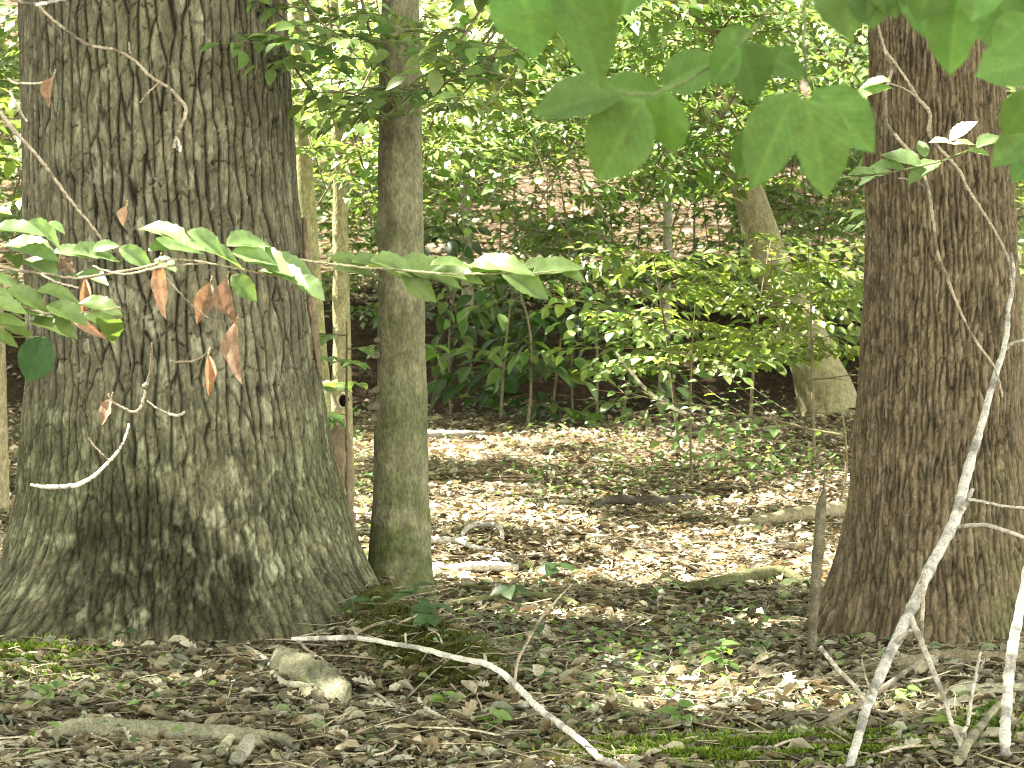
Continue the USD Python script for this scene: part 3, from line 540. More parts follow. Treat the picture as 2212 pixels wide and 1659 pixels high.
cluster('loose whorl of blurred green leaves hanging at the top centre', (1400, 200),
        [((1345, 200), (1148, 232), 84, 0.85), ((1388, 216), (1284, 393), 136, 1.05), ((1300, 190), (1446, 200), 66, 1.0), ((1440, 195), (1447, 338), 88, 0.95), ((1430, 190), (1562, 118), 84, 0.85), ((1545, 118), (1622, 58), 50, 0.75), ((1600, 92), (1648, 222), 92, 0.9), ((1640, 120), (1742, 158), 60, 0.75), ((1600, 105), (1530, 180), 70, 0.8)],
        [[(1300, 192, 6), (1400, 205, 7), (1440, 192, 7), (1540, 140, 7), (1600, 95, 7), (1660, 20, 8), (1700, -60, 9)]], 4.9, 2)
cluster('drooping blurred green leaves under a small pinkish bud left of the broad brown trunk', (1740, 200),
        [((1722, 198), (1617, 400), 112, 1.0), ((1640, 262), (1586, 392), 60, 0.9), ((1738, 212), (1803, 424), 108, 1.1), ((1756, 196), (1898, 318), 98, 1.0)],
        [[(1738, 205, 9), (1742, 160, 8), (1736, 80, 8), (1745, -60, 9)]], 4.8, 3)
cluster('broad green leaves crowding the top edge before the broad brown trunk', (1960, -50),
        [((1825, -75), (1827, 80), 124, 0.95), ((1905, -65), (1940, 38), 80, 1.0), ((1965, -50), (2013, 80), 84, 0.95), ((2072, -12), (2042, 164), 96, 1.15), ((2085, -8), (2196, 108), 88, 1.0), ((2160, -60), (2250, 70), 90, 0.95), ((1872, -75), (1888, 62), 104, 0.85), ((2022, -66), (1984, 48), 92, 0.9), ((2125, -75), (2104, 42), 96, 1.05), ((2195, -60), (2222, 62), 104, 0.9), ((2235, 40), (2140, 116), 84, 0.9)],
        [[(1790, -78, 9), (1900, -68, 9), (1975, -48, 8), (2080, -8, 8), (2150, -60, 9), (2260, -90, 9)]], 4.7, 4)
cluster('green leaves reaching in from the right edge beside the broad brown trunk', (2230, 150),
        [((2236, 135), (2112, 152), 100, 1.05), ((2230, 190), (2170, 300), 76, 0.9), ((2250, 270), (2142, 352), 70, 0.95), ((2255, 330), (2185, 385), 60, 0.8)],
        [[(2300, 80, 8), (2238, 140, 7), (2236, 200, 7), (2256, 280, 6), (2262, 340, 6)]], 5.0, 5)
# beech spray across the massive trunk
BG = np.array([0.150, 0.225, 0.085])
def flat_leaf(t, b, e, w, d, col, seed, T=T_BEECH, mat='green_leaf', tilt=0.30, name='leaf'):
    """seen nearly edge-on: w is the apparent height, so the blade is wider than it looks"""
    rng = np.random.default_rng(seed)
    pb, pe = P(*b, d + rng.uniform(-.05, .05)), P(*e, d + rng.uniform(-.06, .06))
    dv = pe - pb; L = np.linalg.norm(dv); W = L * rng.uniform(0.5, 0.62)
    k = np.clip(w / FPX * d / W, 0.12, 0.95)               # how far the blade turns its face to the camera
    to_cam = unit(np.array([0, 0, CAM_H]) - pb); nrm = unit(to_cam * k + np.array([0, 0, 1]) * math.sqrt(1 - k * k))
    m = M(); leaves(m, pb, dv, nrm, L, W, col * (0.85 + 0.3 * rng.random()), T); m.build(name, mat, t)
t = thing('beech_branch', 'long beech branch with toothed green leaves crossing before the massive trunk', 'branch', P(0, 570, 8.3))
limb([(-60, 560, 8.2, 7), (20, 580, 8.2, 7), (90, 592, 8.25, 7), (170, 600, 8.3, 6), (230, 592, 8.3, 6), (300, 580, 8.35, 5), (380, 560, 8.4, 5), (470, 572, 8.4, 4), (560, 590, 8.45, 4), (680, 612, 8.5, 3)], (0.32, 0.27, 0.18), t, 'stem', seed=50, n=80)
limb([(200, 575, 8.3, 4), (270, 592, 8.3, 4), (340, 578, 8.35, 5), (420, 570, 8.4, 4), (445, 568, 8.4, 3)], (0.45, 0.4, 0.28), t, 'side_stem', seed=51)
limb([(90, 592, 8.25, 5), (130, 612, 8.2, 4), (170, 622, 8.2, 4)], TWIG, t, 'side_stem', seed=52)
limb([(360, 600, 8.4, 4), (400, 645, 8.4, 4), (440, 680, 8.42, 3), (478, 705, 8.45, 3)], TWIG, t, 'side_stem', seed=53)
LV = [((-20, 500), (105, 492), 26), ((10, 530), (125, 545), 40), ((62, 478), (145, 535), 34), ((105, 480), (142, 500), 14), ((115, 545), (200, 545), 26), ((150, 545), (262, 550), 36), ((55, 560), (122, 590), 26), ((200, 540), (255, 525), 26), ((258, 535), (330, 575), 40), ((320, 540), (438, 530), 34), ((335, 560), (382, 580), 20),
      ((405, 500), (490, 545), 34), ((490, 530), (590, 515), 44), ((500, 545), (600, 560), 34), ((350, 500), (400, 515), 16), ((400, 525), (470, 535), 30), ((440, 540), (540, 570), 42), ((510, 550), (630, 575), 40), ((560, 560), (700, 605), 44), ((500, 595), (555, 648), 56), ((560, 585), (665, 600), 26), ((640, 600), (702, 640), 36), ((300, 495), (420, 515), 24),
      ((160, 595), (232, 600), 18), ((-20, 600), (45, 615), 22)]
for i, (b, e, w) in enumerate(LV): flat_leaf(t, b, e, w, 8.3 + 0.2 * b[0] / 700, BG, 100 + i)
t = thing('beech_branch', 'short drooping beech spray of green leaves at the left edge below the long branch', 'branch', P(-20, 640, 8.1))
limb([(-60, 640, 8.1, 6), (40, 660, 8.1, 5), (120, 680, 8.1, 5), (200, 672, 8.1, 4), (260, 664, 8.1, 3)], (0.3, 0.26, 0.17), t, 'stem', seed=54)
limb([(20, 670, 8.1, 4), (90, 705, 8.1, 4), (150, 725, 8.1, 4), (160, 740, 8.1, 4)], (0.3, 0.3, 0.17), t, 'side_stem', seed=55)
LV = [((15, 625), (110, 668), 36), ((80, 628), (185, 648), 30), ((-20, 655), (60, 668), 30), ((30, 675), (140, 680), 28), ((60, 690), (165, 712), 36), ((100, 660), (190, 690), 36), ((170, 655), (265, 668), 30), ((180, 680), (262, 700), 34), ((10, 705), (70, 720), 26), ((-30, 700), (60, 690), 28), ((230, 690), (245, 725), 26), ((-30, 720), (40, 740), 24), ((-25, 630), (30, 640), 24)]
for i, (b, e, w) in enumerate(LV): flat_leaf(t, b, e, w, 8.1, BG * [1.0, 0.95, 0.8], 140 + i)
t = thing('beech_branch', 'beech spray of pale green leaves reaching right across the slim grey-green trunk', 'branch', P(700, 580, 8.7))
limb([(640, 560, 8.6, 5), (760, 575, 8.65, 5), (880, 585, 8.7, 4), (1000, 592, 8.7, 4), (1120, 590, 8.75, 3), (1200, 585, 8.75, 2)], (0.32, 0.3, 0.18), t, 'stem', seed=56, n=70)
LV = [((712, 562), (795, 562), 28), ((720, 582), (835, 590), 34), ((760, 566), (880, 582), 36), ((800, 562), (912, 588), 42), ((850, 572), (1002, 602), 48), ((868, 592), (946, 650), 56), ((925, 588), (1042, 594), 34), ((1000, 592), (1085, 572), 24), ((1010, 578), (1150, 572), 38), ((1082, 588), (1192, 636), 56), ((1150, 592), (1262, 564), 36), ((1195, 578), (1268, 602), 26), ((930, 572), (1020, 566), 20), ((1130, 580), (1200, 560), 24)]
for i, (b, e, w) in enumerate(LV): flat_leaf(t, b, e, w, 8.75, BG * [1.05, 1.0, 0.9], 170 + i)
t = thing('shrub_shoot', 'single large dark green leaf with a fold at the left edge of the massive trunk', 'leaf', P(95, 725, 10))
limb([(-30, 740, 10, 5), (40, 728, 10, 4), (98, 728, 10, 3)], (0.15, 0.17, 0.07), t, 'stem', seed=57)
leaf_px(t, (98, 726), (56, 828), 80, 10, np.array([0.05, 0.10, 0.045]), T=T_BIG, face=0.7)
# twig with small leaves and a whitish curled leaf before the broad trunk
t = thing('leafy_twig', 'thin green twig with a curled whitish leaf before the broad brown trunk', 'twig', P(2000, 350, 10.6))
limb([(1790, 385, 10.6, 4), (1880, 378, 10.6, 4), (1960, 365, 10.6, 5), (2040, 345, 10.6, 5), (2120, 315, 10.6, 5), (2250, 300, 10.6, 5)], (0.2, 0.24, 0.1), t, 'stem', seed=58, n=60)
for i, (b, e, w, c) in enumerate([((2052, 305), (2108, 255), 24, (0.62, 0.62, 0.6)), ((2060, 312), (2010, 298), 14, (0.42, 0.46, 0.3)), ((2060, 312), (2110, 306), 12, (0.5, 0.5, 0.35)), ((1960, 370), (1880, 350), 24, BG), ((1990, 360), (1905, 322), 30, BG * .9), ((2030, 350), (1960, 385), 22, BG), ((1900, 378), (1835, 366), 18, BG), ((2000, 340), (1985, 300), 20, BG * .8), ((1930, 372), (1850, 390), 16, BG), ((2110, 318), (2165, 286), 24, BG), ((2150, 310), (2212, 330), 26, BG), ((2090, 325), (2140, 330), 16, BG * 1.2), ((1930, 190), (1830, 212), 20, BG), ((1925, 175), (1850, 185), 18, BG)]):
    flat_leaf(t, b, e, w, 10.6, np.array(c), 200 + i)
# dead curled leaves hanging on the beech twigs
DB = np.array([0.30, 0.195, 0.125])
for i, (b, e, w, s, lab) in enumerate([((116, 165), (104, 232), 22, 1.0, 'narrow tan dead leaf hanging near the upper left edge of the massive trunk'), ((272, 446), (264, 488), 24, 1.5, 'small pale tan dead leaf caught on the bark above the green spray'), ((184, 600), (178, 692), 26, 1.05, 'reddish dead leaf hanging at the left below the green spray'),
        ((150, 682), (228, 732), 24, 1.15, 'curled dead leaf pointing down right below the reddish one'), ((345, 560), (352, 690), 36, 1.0, 'long brown dead leaf hanging under the middle of the green spray'), ((455, 610), (425, 700), 46, .72, 'broad dull brown dead leaf hanging left of the pair'), ((490, 600), (508, 702), 44, .72, 'dull brown folded dead leaf hanging right of its broad neighbour'),
        ((512, 695), (516, 830), 38, .9, 'long brown dead leaf hanging lowest right on the massive trunk'), ((450, 765), (452, 855), 26, 1.1, 'small twisted dead leaf with a bright rib below the folded one'), ((240, 862), (218, 918), 28, .85, 'small reddish dead leaf at the end of the forked bare twig'), ((130, 556), (160, 590), 32, .5, 'dark crumpled dead leaf behind the left of the green spray')]):
    t = thing('hanging_dead_leaf', lab, 'dead leaf', P(*b, 8.35))
    d = 8.38 + 0.05 * (i % 3) if i not in (0, 1, 9) else 9.0
    L = np.linalg.norm(P(*e, d) - P(*b, d))
    leaf_px(t, b, e, w * 0.95, d, DB * s * (0.95 if i % 2 else 1.1), T=leaf_template(np.linspace(0, 1, 10), [.06, .5, .8, .95, 1, .9, .72, .5, .3, .05], 2, [0.45, -0.4, 0.5][i % 3], [0.08, -0.1, 0.12][i % 3], wave=0.03, cup=[0.12, -0.12][i % 2]), mat='dead_leaf', face=0.7, roll=[-.5, .4, .1][i % 3], name='blade')
    limb([(b[0] + 4, b[1] - 14, d, 3), (b[0] + 1, b[1] - 4, d, 3), (b[0], b[1] + 2, d, 3)], (0.35, 0.25, 0.15), t, 'stalk', seed=300 + i)

# ------------------------------------------------------------------ dead wood on the floor
def log_on(name, label, pts, col, seed, sink=0.38, sides=16, cat='log', mat='dead_wood', rough=0.13):
    """pts: (u, v, width px) along its centre line on the ground"""
    rng = np.random.default_rng(seed); R = []
    for u, v, w in pts:
        g = on_ground(u, v); r = w / 2 / FPX * g[1]; R.append(np.r_[g + [0, 0, r * (1 - sink) + 0.028], r])
    q = curve(R, 40, 0.002, rng)
    c = np.asarray(col) * (0.6 + 0.8 * noise3(q[:, :3], 10, 3, seed))[:, None]
    t = thing(name, label, cat, q[0, :3]); m = M(); tube(m, q[:, :3], q[:, 3], c, sides, rough, rng); m.build('stem', mat, t)
    return t, q
t, q = log_on('fallen_log', 'thick grey-green rotting log lying along the bottom left corner', [(110, 1640, 22), (160, 1618, 40), (210, 1610, 46), (300, 1613, 44), (400, 1622, 44), (470, 1630, 40), (560, 1640, 30), (640, 1652, 20)], (0.165, 0.158, 0.105), 1)
limb([(500, 1665, 9.9, 30), (515, 1635, 9.95, 30), (532, 1610, 10.0, 30), (538, 1598, 10.0, 24)], (0.33, 0.31, 0.24), t, 'branch_stub', seed=60, sides=12)
limb([(478, 1622, 10.0, 22), (490, 1605, 10.0, 22), (500, 1590, 10.0, 14)], (0.32, 0.31, 0.2), t, 'branch_stub', seed=61, sides=12)
log_on('fallen_branch', 'thin grey stick reaching to the bottom left corner from the rotting log', [(0, 1652, 10), (50, 1640, 12), (95, 1618, 14), (130, 1600, 12)], (0.3, 0.27, 0.2), 2)
# slab of yellowish wood
m = M(); rng = np.random.default_rng(4); a, b = on_ground(590, 1470), on_ground(750, 1545)
n = 26; tt = np.linspace(0, 1, n); wv = np.interp(tt, [0, .1, .4, .7, 1], [.035, .075, .08, .065, .03])
top = []
for k in range(n):
    c0 = a + (b - a) * tt[k]; sd = np.array([0.30, 0.95, 0])
    top.append([c0 + sd * wv[k] * x * (1.1 + .35 * math.sin(k * 1.3 + (x > 0) * 2) * abs(x) + .25 * (rng.random() - .5)) + [0, 0, 0.045 + 0.014 * (1 - x * x) + .055 * (x + 1) / 2 + 0.009 * rng.random() - 0.03 * tt[k] ** 3] for x in np.linspace(-1, 1, 9)])
top = np.array(top); bot = top - [0, 0, 0.04]
V = np.vstack([top.reshape(-1, 3), bot.reshape(-1, 3)]); i, j = np.meshgrid(np.arange(n - 1), np.arange(8), indexing='ij')
q4 = np.stack([i * 9 + j, (i + 1) * 9 + j, (i + 1) * 9 + j + 1, i * 9 + j + 1], -1).reshape(-1, 4)
o = n * 9; side = [[k * 9, k * 9 + o, (k + 1) * 9 + o, (k + 1) * 9] for k in range(n - 1)] + [[k * 9 + 8, (k + 1) * 9 + 8, (k + 1) * 9 + 8 + o, k * 9 + 8 + o] for k in range(n - 1)] + [[j, j + 1, j + 1 + o, j + o] for j in range(8)] + [[(n - 1) * 9 + j, (n - 1) * 9 + j + o, (n - 1) * 9 + j + 1 + o, (n - 1) * 9 + j + 1] for j in range(8)]
m.add(V, np.vstack([q4[:, ::-1], q4 + o, side]), np.array([0.21, 0.20, 0.13]) * (0.25 + 1.5 * noise3(V * [3, 1, 1], 16, 3, 8))[:, None])
m.build('bark_slab', 'dead_wood', label='flat yellowish slab of rotting wood in the litter before the massive trunk', cat='wood slab')
log_on('fallen_branch', 'thin dark stick lying along the lower edge of the yellowish slab', [(520, 1415, 8), (580, 1465, 9), (600, 1490, 14), (640, 1512, 16), (690, 1530, 10)], (0.36, 0.33, 0.25), 3)
log_on('fallen_branch', 'thin twig slanting down right from the foot of the massive trunk', [(605, 1372, 5), (650, 1415, 7), (720, 1470, 7), (800, 1530, 7), (860, 1565, 6)], (0.36, 0.3, 0.22), 4)
log_on('fallen_branch', 'short pale stick lying in the litter below the mossy root', [(905, 1545, 8), (940, 1570, 9), (990, 1600, 7)], (0.5, 0.46, 0.38), 5)
log_on('fallen_log', 'dark rotten log lying across the sunlit clearing', [(1280, 1112, 12), (1330, 1108, 20), (1400, 1102, 22), (1480, 1096, 16), (1500, 1092, 8)], (0.075, 0.065, 0.05), 6)
log_on('fallen_log', 'grey log lying at the back of the clearing right of the slim trunk', [(915, 962, 14), (960, 958, 18), (1010, 954, 16), (1045, 950, 8)], (0.24, 0.22, 0.19), 7)
log_on('fallen_log', 'pale tan log end lying behind the pointed broken stem', [(1590, 1152, 14), (1660, 1146, 26), (1740, 1138, 36), (1830, 1128, 40), (1900, 1118, 40)], (0.22, 0.185, 0.115), 8, sink=0.6)
log_on('fallen_log', 'mossy low log in the shade beyond the forked white branch', [(1480, 1296, 16), (1530, 1285, 26), (1590, 1276, 34), (1680, 1280, 30), (1740, 1286, 16)], (0.085, 0.085, 0.042), 9, sink=.6, mat='moss')
log_on('fallen_log', 'mossy thin log lying level with the foot of the slim trunk', [(960, 1330, 10), (1040, 1322, 14), (1120, 1312, 14), (1200, 1320, 18), (1250, 1326, 8)], (0.16, 0.16, 0.08), 10, mat='moss')
log_on('fallen_branch', 'sunlit bent white branch in the clearing right of the slim trunk', [(1000, 1178, 8), (1030, 1160, 12), (1060, 1166, 12), (1085, 1196, 7)], (0.44, 0.40, 0.34), 11, sink=-0.5)
log_on('fallen_branch', 'sunlit white branch touching the right side of the slim trunk', [(930, 1200, 14), (975, 1192, 12), (1030, 1206, 9), (1070, 1214, 5)], (0.55, 0.5, 0.43), 12, sink=-0.5)
log_on('fallen_log', 'bright bleached log lying in the sun left of the forked twig', [(945, 1246, 10), (1000, 1250, 18), (1060, 1250, 22), (1120, 1255, 12)], (0.52, 0.47, 0.4), 13)
log_on('fallen_branch', 'pale stick with peeling end before the dark hollow', [(1660, 800, 10), (1700, 815, 14), (1750, 836, 12), (1790, 850, 8)], (0.5, 0.45, 0.35), 14, sink=-1.5)
log_on('fallen_log', 'dark low log crossing the ground at the foot of the broad brown trunk', [(1850, 1475, 16), (1930, 1462, 22), (2040, 1452, 26), (2150, 1448, 24), (2260, 1446, 20)], (0.17, 0.14, 0.09), 15)
log_on('fallen_branch', 'grey-green branch half buried at the right border', [(2040, 1545, 18), (2100, 1528, 24), (2160, 1522, 26), (2260, 1515, 26)], (0.30, 0.29, 0.2), 16)
# white upright leaf
t = thing('curled_leaf', 'bright white curled leaf standing on edge in the shaded litter', 'dead leaf', P(1495, 1480, 11.3))
leaf_px(t, (1494, 1480), (1512, 1438), 18, 11.3, np.array([0.72, 0.70, 0.66]), T=T_DEAD[0], mat='dead_leaf', face=0.6, name='blade')
# fallen thin twigs, individually
rng = np.random.default_rng(61)
for i in range(110):
    u, v = rng.uniform(-40, 2250), 1659 - 700 * rng.random() ** 1.4
    g = on_ground(u, v)
    if np.hypot(g[0] + 1.2, g[1] - OAK_Y) < 0.95 or np.hypot(g[0] - 2.0, g[1] - RT_Y) < 0.6: continue
    L = rng.uniform(0.12, 0.55); a = rng.uniform(0, math.pi); dv = np.array([math.cos(a), math.sin(a), 0])
    pts = [np.r_[g + dv * L * s + np.cross(dv, [0, 0, 1]) * rng.normal(0, 0.03 * L), 0] for s in (-.5, -.2, .15, .5)]
    r0 = rng.uniform(0.002, 0.006)
    for k, p_ in enumerate(pts): p_[2] = H(p_[0], p_[1]) + 0.02 + 0.03 * rng.random(); p_[3] = r0 * (1 - 0.18 * k)
    q = curve(pts, 12); m = M(); tube(m, q[:, :3], q[:, 3], np.array([0.34, 0.29, 0.21]) * rng.uniform(0.5, 1.5), 5, 0.1, rng)
    m.build('fallen_twig', 'dead_wood', label='thin fallen twig lying loose on the brown leaf litter', cat='twig', group='thin fallen twigs scattered over the leaf litter')

# ------------------------------------------------------------------ leaf litter
LIT = np.array([[0.27, 0.225, 0.145], [0.34, 0.295, 0.205], [0.19, 0.15, 0.09], [0.42, 0.385, 0.29], [0.24, 0.205, 0.13], [0.12, 0.095, 0.06], [0.30, 0.245, 0.16], [0.37, 0.35, 0.27]])
def litter(n, y0, y1, margin, Lm, seed, m, T=T_TINY, tilt=0.30, pw=2.0, pale=1.0):  # pale lifts the leaf colour to stand in for sunlight
    rng = np.random.default_rng(seed)
    # distances spread so that every picture row gets its share
    k = rng.random(n); Y = (y0 ** (1 - pw) + k * (y1 ** (1 - pw) - y0 ** (1 - pw))) ** (1 / (1 - pw))
    X = (rng.random(n) * 2 - 1) * (Y * math.tan(HFOV / 2) * 1.12 + margin)
    ok = (np.hypot(X + 1.2, Y - OAK_Y) > 0.72) & ~((np.abs(X + 0.45 - (12.6 - Y) * 0.26) < 0.19) & (Y > 11.1) & (Y < 13) & (rng.random(n) < 0.90)) & (np.hypot(X - 2.0, Y - RT_Y) > 0.36)
    ok &= (noise3(np.stack([X, Y, 0 * X], -1), 1.7, 3, 15) > 0.36) | (rng.random(n) < 0.35)
    ok &= ~((Y > 23.9) & (Y < 26.6) & (X > -2.6) & (X < 3.2)) | (rng.random(n) < .30)
    ok &= (Hg(X, Y + .25) - Hg(X, Y - .25) < 0.15) | (Y > 29) | (rng.random(n) < .12)
    X, Y = X[ok], Y[ok]; n = len(X)
    Z = H(X, Y) + rng.random(n) * 0.03 + 0.004
    a = rng.random(n) * 2 * math.pi
    d = np.stack([np.cos(a), np.sin(a), rng.normal(0, 0.16, n)], -1)
    nr = np.stack([rng.normal(0, tilt, n), rng.normal(0, tilt, n), np.ones(n)], -1)
    L = Lm * rng.uniform(0.55, 1.3, n); W = L * rng.uniform(0.28, 0.72, n)
    q = np.stack([X, Y, 0 * X], -1)
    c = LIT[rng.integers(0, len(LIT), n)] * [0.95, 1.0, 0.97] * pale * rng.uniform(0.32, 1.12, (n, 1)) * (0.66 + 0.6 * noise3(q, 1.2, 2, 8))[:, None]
    g = (rng.random(n) < 0.08)[:, None]
    c = np.where(g, np.array([0.15, 0.19, 0.08]) * rng.uniform(.6, 1.3, (n, 1)), c)
    leaves(m, np.stack([X, Y, Z], -1) - unit(d) * L[:, None] * .5, d, nr, L, W, c, T)
m = M()
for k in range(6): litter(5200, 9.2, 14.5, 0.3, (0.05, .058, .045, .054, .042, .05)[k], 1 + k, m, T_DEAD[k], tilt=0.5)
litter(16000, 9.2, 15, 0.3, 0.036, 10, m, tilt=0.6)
litter(62000, 13.8, 27, 0.5, 0.052, 13, m, tilt=0.36, pale=np.array([1.36, 1.25, 1.28])); litter(5000, 13.8, 24, .5, .068, 14, m, T_DEAD[1], pale=1.2)  # clearing leaves tinted brighter: sunlit glare put into their colour
litter(26000, 25.5, 60, 1.0, 0.10, 24, m, pw=1.4, pale=np.array([1.75, 1.65, 1.7]))  # far slope leaves lightened, sun patches painted into their colour
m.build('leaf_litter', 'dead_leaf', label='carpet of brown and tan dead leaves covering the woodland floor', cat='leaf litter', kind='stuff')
r2 = np.random.default_rng(123); m = M()
for i in range(4200):
    y = 9.3 / (1 - r2.random() * 0.55); x = r2.uniform(-1, 1) * y * .16
    if np.hypot(x + 1.2, y - OAK_Y) < 0.8 or np.hypot(x - 2.0, y - RT_Y) < 0.45: continue
    L = r2.uniform(.04, .22); a = r2.random() * 6.28; e = np.array([math.cos(a), math.sin(a), r2.normal(0, .12)]) * L
    b = np.array([x, y, float(Hg(x, y)) + r2.uniform(.012, .04)])
    tube(m, [b, b + e * .5 + r2.normal(0, .006, 3), b + e], r2.uniform(.0012, .0032), np.array([0.27, 0.225, 0.15]) * r2.uniform(.3, 1.5), 3, cap=False)
m.build('litter_twigs', 'dead_wood', label='fine bits of twig and stalk strewn through the dead leaves', cat='twigs', kind='stuff')
# the largest fallen leaves, one by one
proto = []
rng = np.random.default_rng(99)
for i in range(170):
    u, v = rng.uniform(-20, 2230), rng.uniform(1395, 1668)
    g = on_ground(u, v)
    if np.hypot(g[0] + 1.2, g[1] - OAK_Y) < 0.9 or np.hypot(g[0] - 2.0, g[1] - RT_Y) < 0.6: continue
    L = rng.uniform(0.05, 0.085)
    if len(proto) < 8:
        x = thing('fallen_leaf', None, None)
        m = M(); k = len(proto); T = (T_DEAD + [T_LOBED, T_LOBED])[k]
        leaves(m, [-0.5, 0, 0], [1, 0, 0], [0, 0, 1], 1.0, 0.58, LIT[k] * 0.95, T); m.build('blade', 'dead_leaf', x)
        m = M(); tube(m, [[-.5, 0, 0], [-.62, .01, .02], [-.75, .03, .06]], [.012, .01, .008], LIT[k] * 0.8, 4); m.build('stalk', 'dead_leaf', x)
        proto.append(x)
    else:
        x = UsdGeom.Xform.Define(stage, uniq('/World', 'fallen_leaf'))
        src = proto[rng.integers(0, 8)]
        x.GetPrim().GetReferences().AddInternalReference(src.GetPath()); x.GetPrim().SetInstanceable(True)
    x.ClearXformOpOrder()
    for nm in ('xformOp:translate', 'xformOp:rotateXYZ', 'xformOp:scale'): pass
    x.AddTranslateOp().Set(Gf.Vec3d(*(g + [0, 0, 0.035 + 0.015 * rng.random()])))
    x.AddRotateXYZOp().Set(Gf.Vec3f(float(rng.normal(0, 22)), float(rng.normal(0, 22)), float(rng.uniform(0, 360))))
    x.AddScaleOp().Set(Gf.Vec3f(L, L, L))
    tag(x.GetPrim(), 'curled brown dead leaf lying loose on top of the foreground litter', 'dead leaf', 'large dead leaves on the foreground litter')

# ------------------------------------------------------------------ understory: saplings and shrubs
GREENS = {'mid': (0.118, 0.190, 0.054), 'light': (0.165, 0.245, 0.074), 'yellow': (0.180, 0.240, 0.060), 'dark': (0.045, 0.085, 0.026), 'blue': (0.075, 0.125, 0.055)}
NOGO = [(1100, 340, 1290, 460), (1030, 470, 1110, 560), (1340, 430, 1580, 550), (760, 230, 800, 360)]      # openings through which the leafy bank shows
def keep(p, nogo, rng, pr=0.25):
    u, v = proj(p)
    bad = np.zeros(len(u), bool); dim = np.zeros(len(u), bool)
    if nogo:
        sh = p - S * np.maximum(p[:, 2:3] - Hg(p[:, 0], p[:, 1])[:, None], 0) / S[2]
        sh = p - S * np.maximum(p[:, 2:3] - Hg(sh[:, 0], sh[:, 1])[:, None], 0) / S[2]
        us, vs = proj(sh)
        for a, b, c, d in NOGO: 
            bad |= (u > a) & (u < c) & (v > b) & (v < d)
            dim |= (us > a - 30) & (us < c + 30) & (vs > b - 20) & (vs < d + 20) & (sh[:, 1] > 27.5)
    beam = P(822, 1005, 13.2); w = p - beam; al = w @ S
    hit = (al > 0) & (np.linalg.norm(w - al[:, None] * S, axis=1) < 0.15)
    return (~bad | (rng.random(len(u)) < pr)) & ~hit & (~dim | (rng.random(len(u)) < 0.04))
def sapling(name, label, u, d, seed, sprays, leafL, tone, height, group=None, lean=0.15, cat='sapling', T=T_TINY, singles=0, nogo=False, dense=1.0, stem_r=0.010, wl=0.6, sag=0.12, skip=None, path=None, face=0.28):
    """sprays: list of (height, azimuth or None, length). The largest leaves become parts when singles is set."""
    rng = np.random.default_rng(seed)
    x = (u - 1106) / FPX * d / cp; z0 = float(H(x, d))
    if path: x, d, z0 = P(*path[0][:3])
    t = thing(name, label, cat, (x, d, z0), group)
    if d > 24 and not path: lean = rng.uniform(.1, .5)
    la = rng.uniform(0, 6.28); top = np.array([x + lean * math.cos(la) * height, d + lean * math.sin(la) * height, z0 + height])
    st = curve([[x, d, z0 - .1, stem_r], [x + (top[0] - x) * .3 + rng.normal(0, .04), d + (top[1] - d) * .3, z0 + height * .4, stem_r * .8], [*top, stem_r * .25]], 22)
    if path: st = curve(rows(path), 22); height = 1.0
    twigs, lv = [], []
    for h, az, L in sprays:
        k = np.clip(h / height, 0, 1) * 21; i = min(int(k), 20); o = st[i, :3] + (st[i + 1, :3] - st[i, :3]) * (k - i)
        a = rng.uniform(0, 6.28) if az is None else az
        spray(rng, o, [math.cos(a), math.sin(a), rng.uniform(0.02, 0.35)], L, [rng.normal(0, .12), rng.normal(0, .12) - face, 1], leafL, twigs, lv, dense, sag)
    m = M(); tube(m, st[:, :3], st[:, 3], np.array([0.15, 0.125, 0.075]) * rng.uniform(.6, 1.3), 6); m.build('stem', 'smooth_bark', t)
    m = M()
    for q in twigs:
        if d > 30 and len(q) < 8: continue
        tube(m, q[:, :3], q[:, 3], [0.15, 0.125, 0.07], 3, cap=False)
    m.build('branches', 'smooth_bark', t, kind='stuff')
    A = np.vstack(lv); A = A[keep(A[:, :3], nogo, rng)]
    if skip is not None: A = A[skip(*proj(A[:, :3]))]
    if not len(A): return t
    c = jitter(rng, len(A), GREENS[tone], 0.28, 0.10)
    c = np.where(rng.random((len(A), 1)) < 0.15, c * [1.35, 1.2, 0.9], c)
    W = A[:, 9] * wl * rng.uniform(.85, 1.15, len(A))
    if singles:
        uu, vv = proj(A[:, :3]); inside = (uu > -30) & (uu < 2240) & (vv > -30) & (vv < 1680)
        one = np.where(inside)[0]; one = one[np.argsort(-A[one, 9])][:singles]
        for i in one:
            m = M(); leaves(m, A[i, :3], A[i, 3:6], A[i, 6:9], A[i, 9], W[i], c[i], T_MID); m.build('leaf', 'green_leaf', t)
        rest = np.setdiff1d(np.arange(len(A)), one)
    else: rest = np.arange(len(A))
    if len(rest):
        m = M(); leaves(m, A[rest, :3], A[rest, 3:6], A[rest, 6:9], A[rest, 9], W[rest], c[rest], T); m.build('foliage', 'green_leaf', t, kind='stuff')
    return t
rng = np.random.default_rng(202)
ORD = 'first second third fourth fifth sixth seventh eighth ninth tenth eleventh twelfth thirteenth fourteenth fifteenth sixteenth seventeenth eighteenth nineteenth twentieth twenty-first twenty-second twenty-third twenty-fourth twenty-fifth twenty-sixth twenty-seventh twenty-eighth twenty-ninth thirtieth'.split()
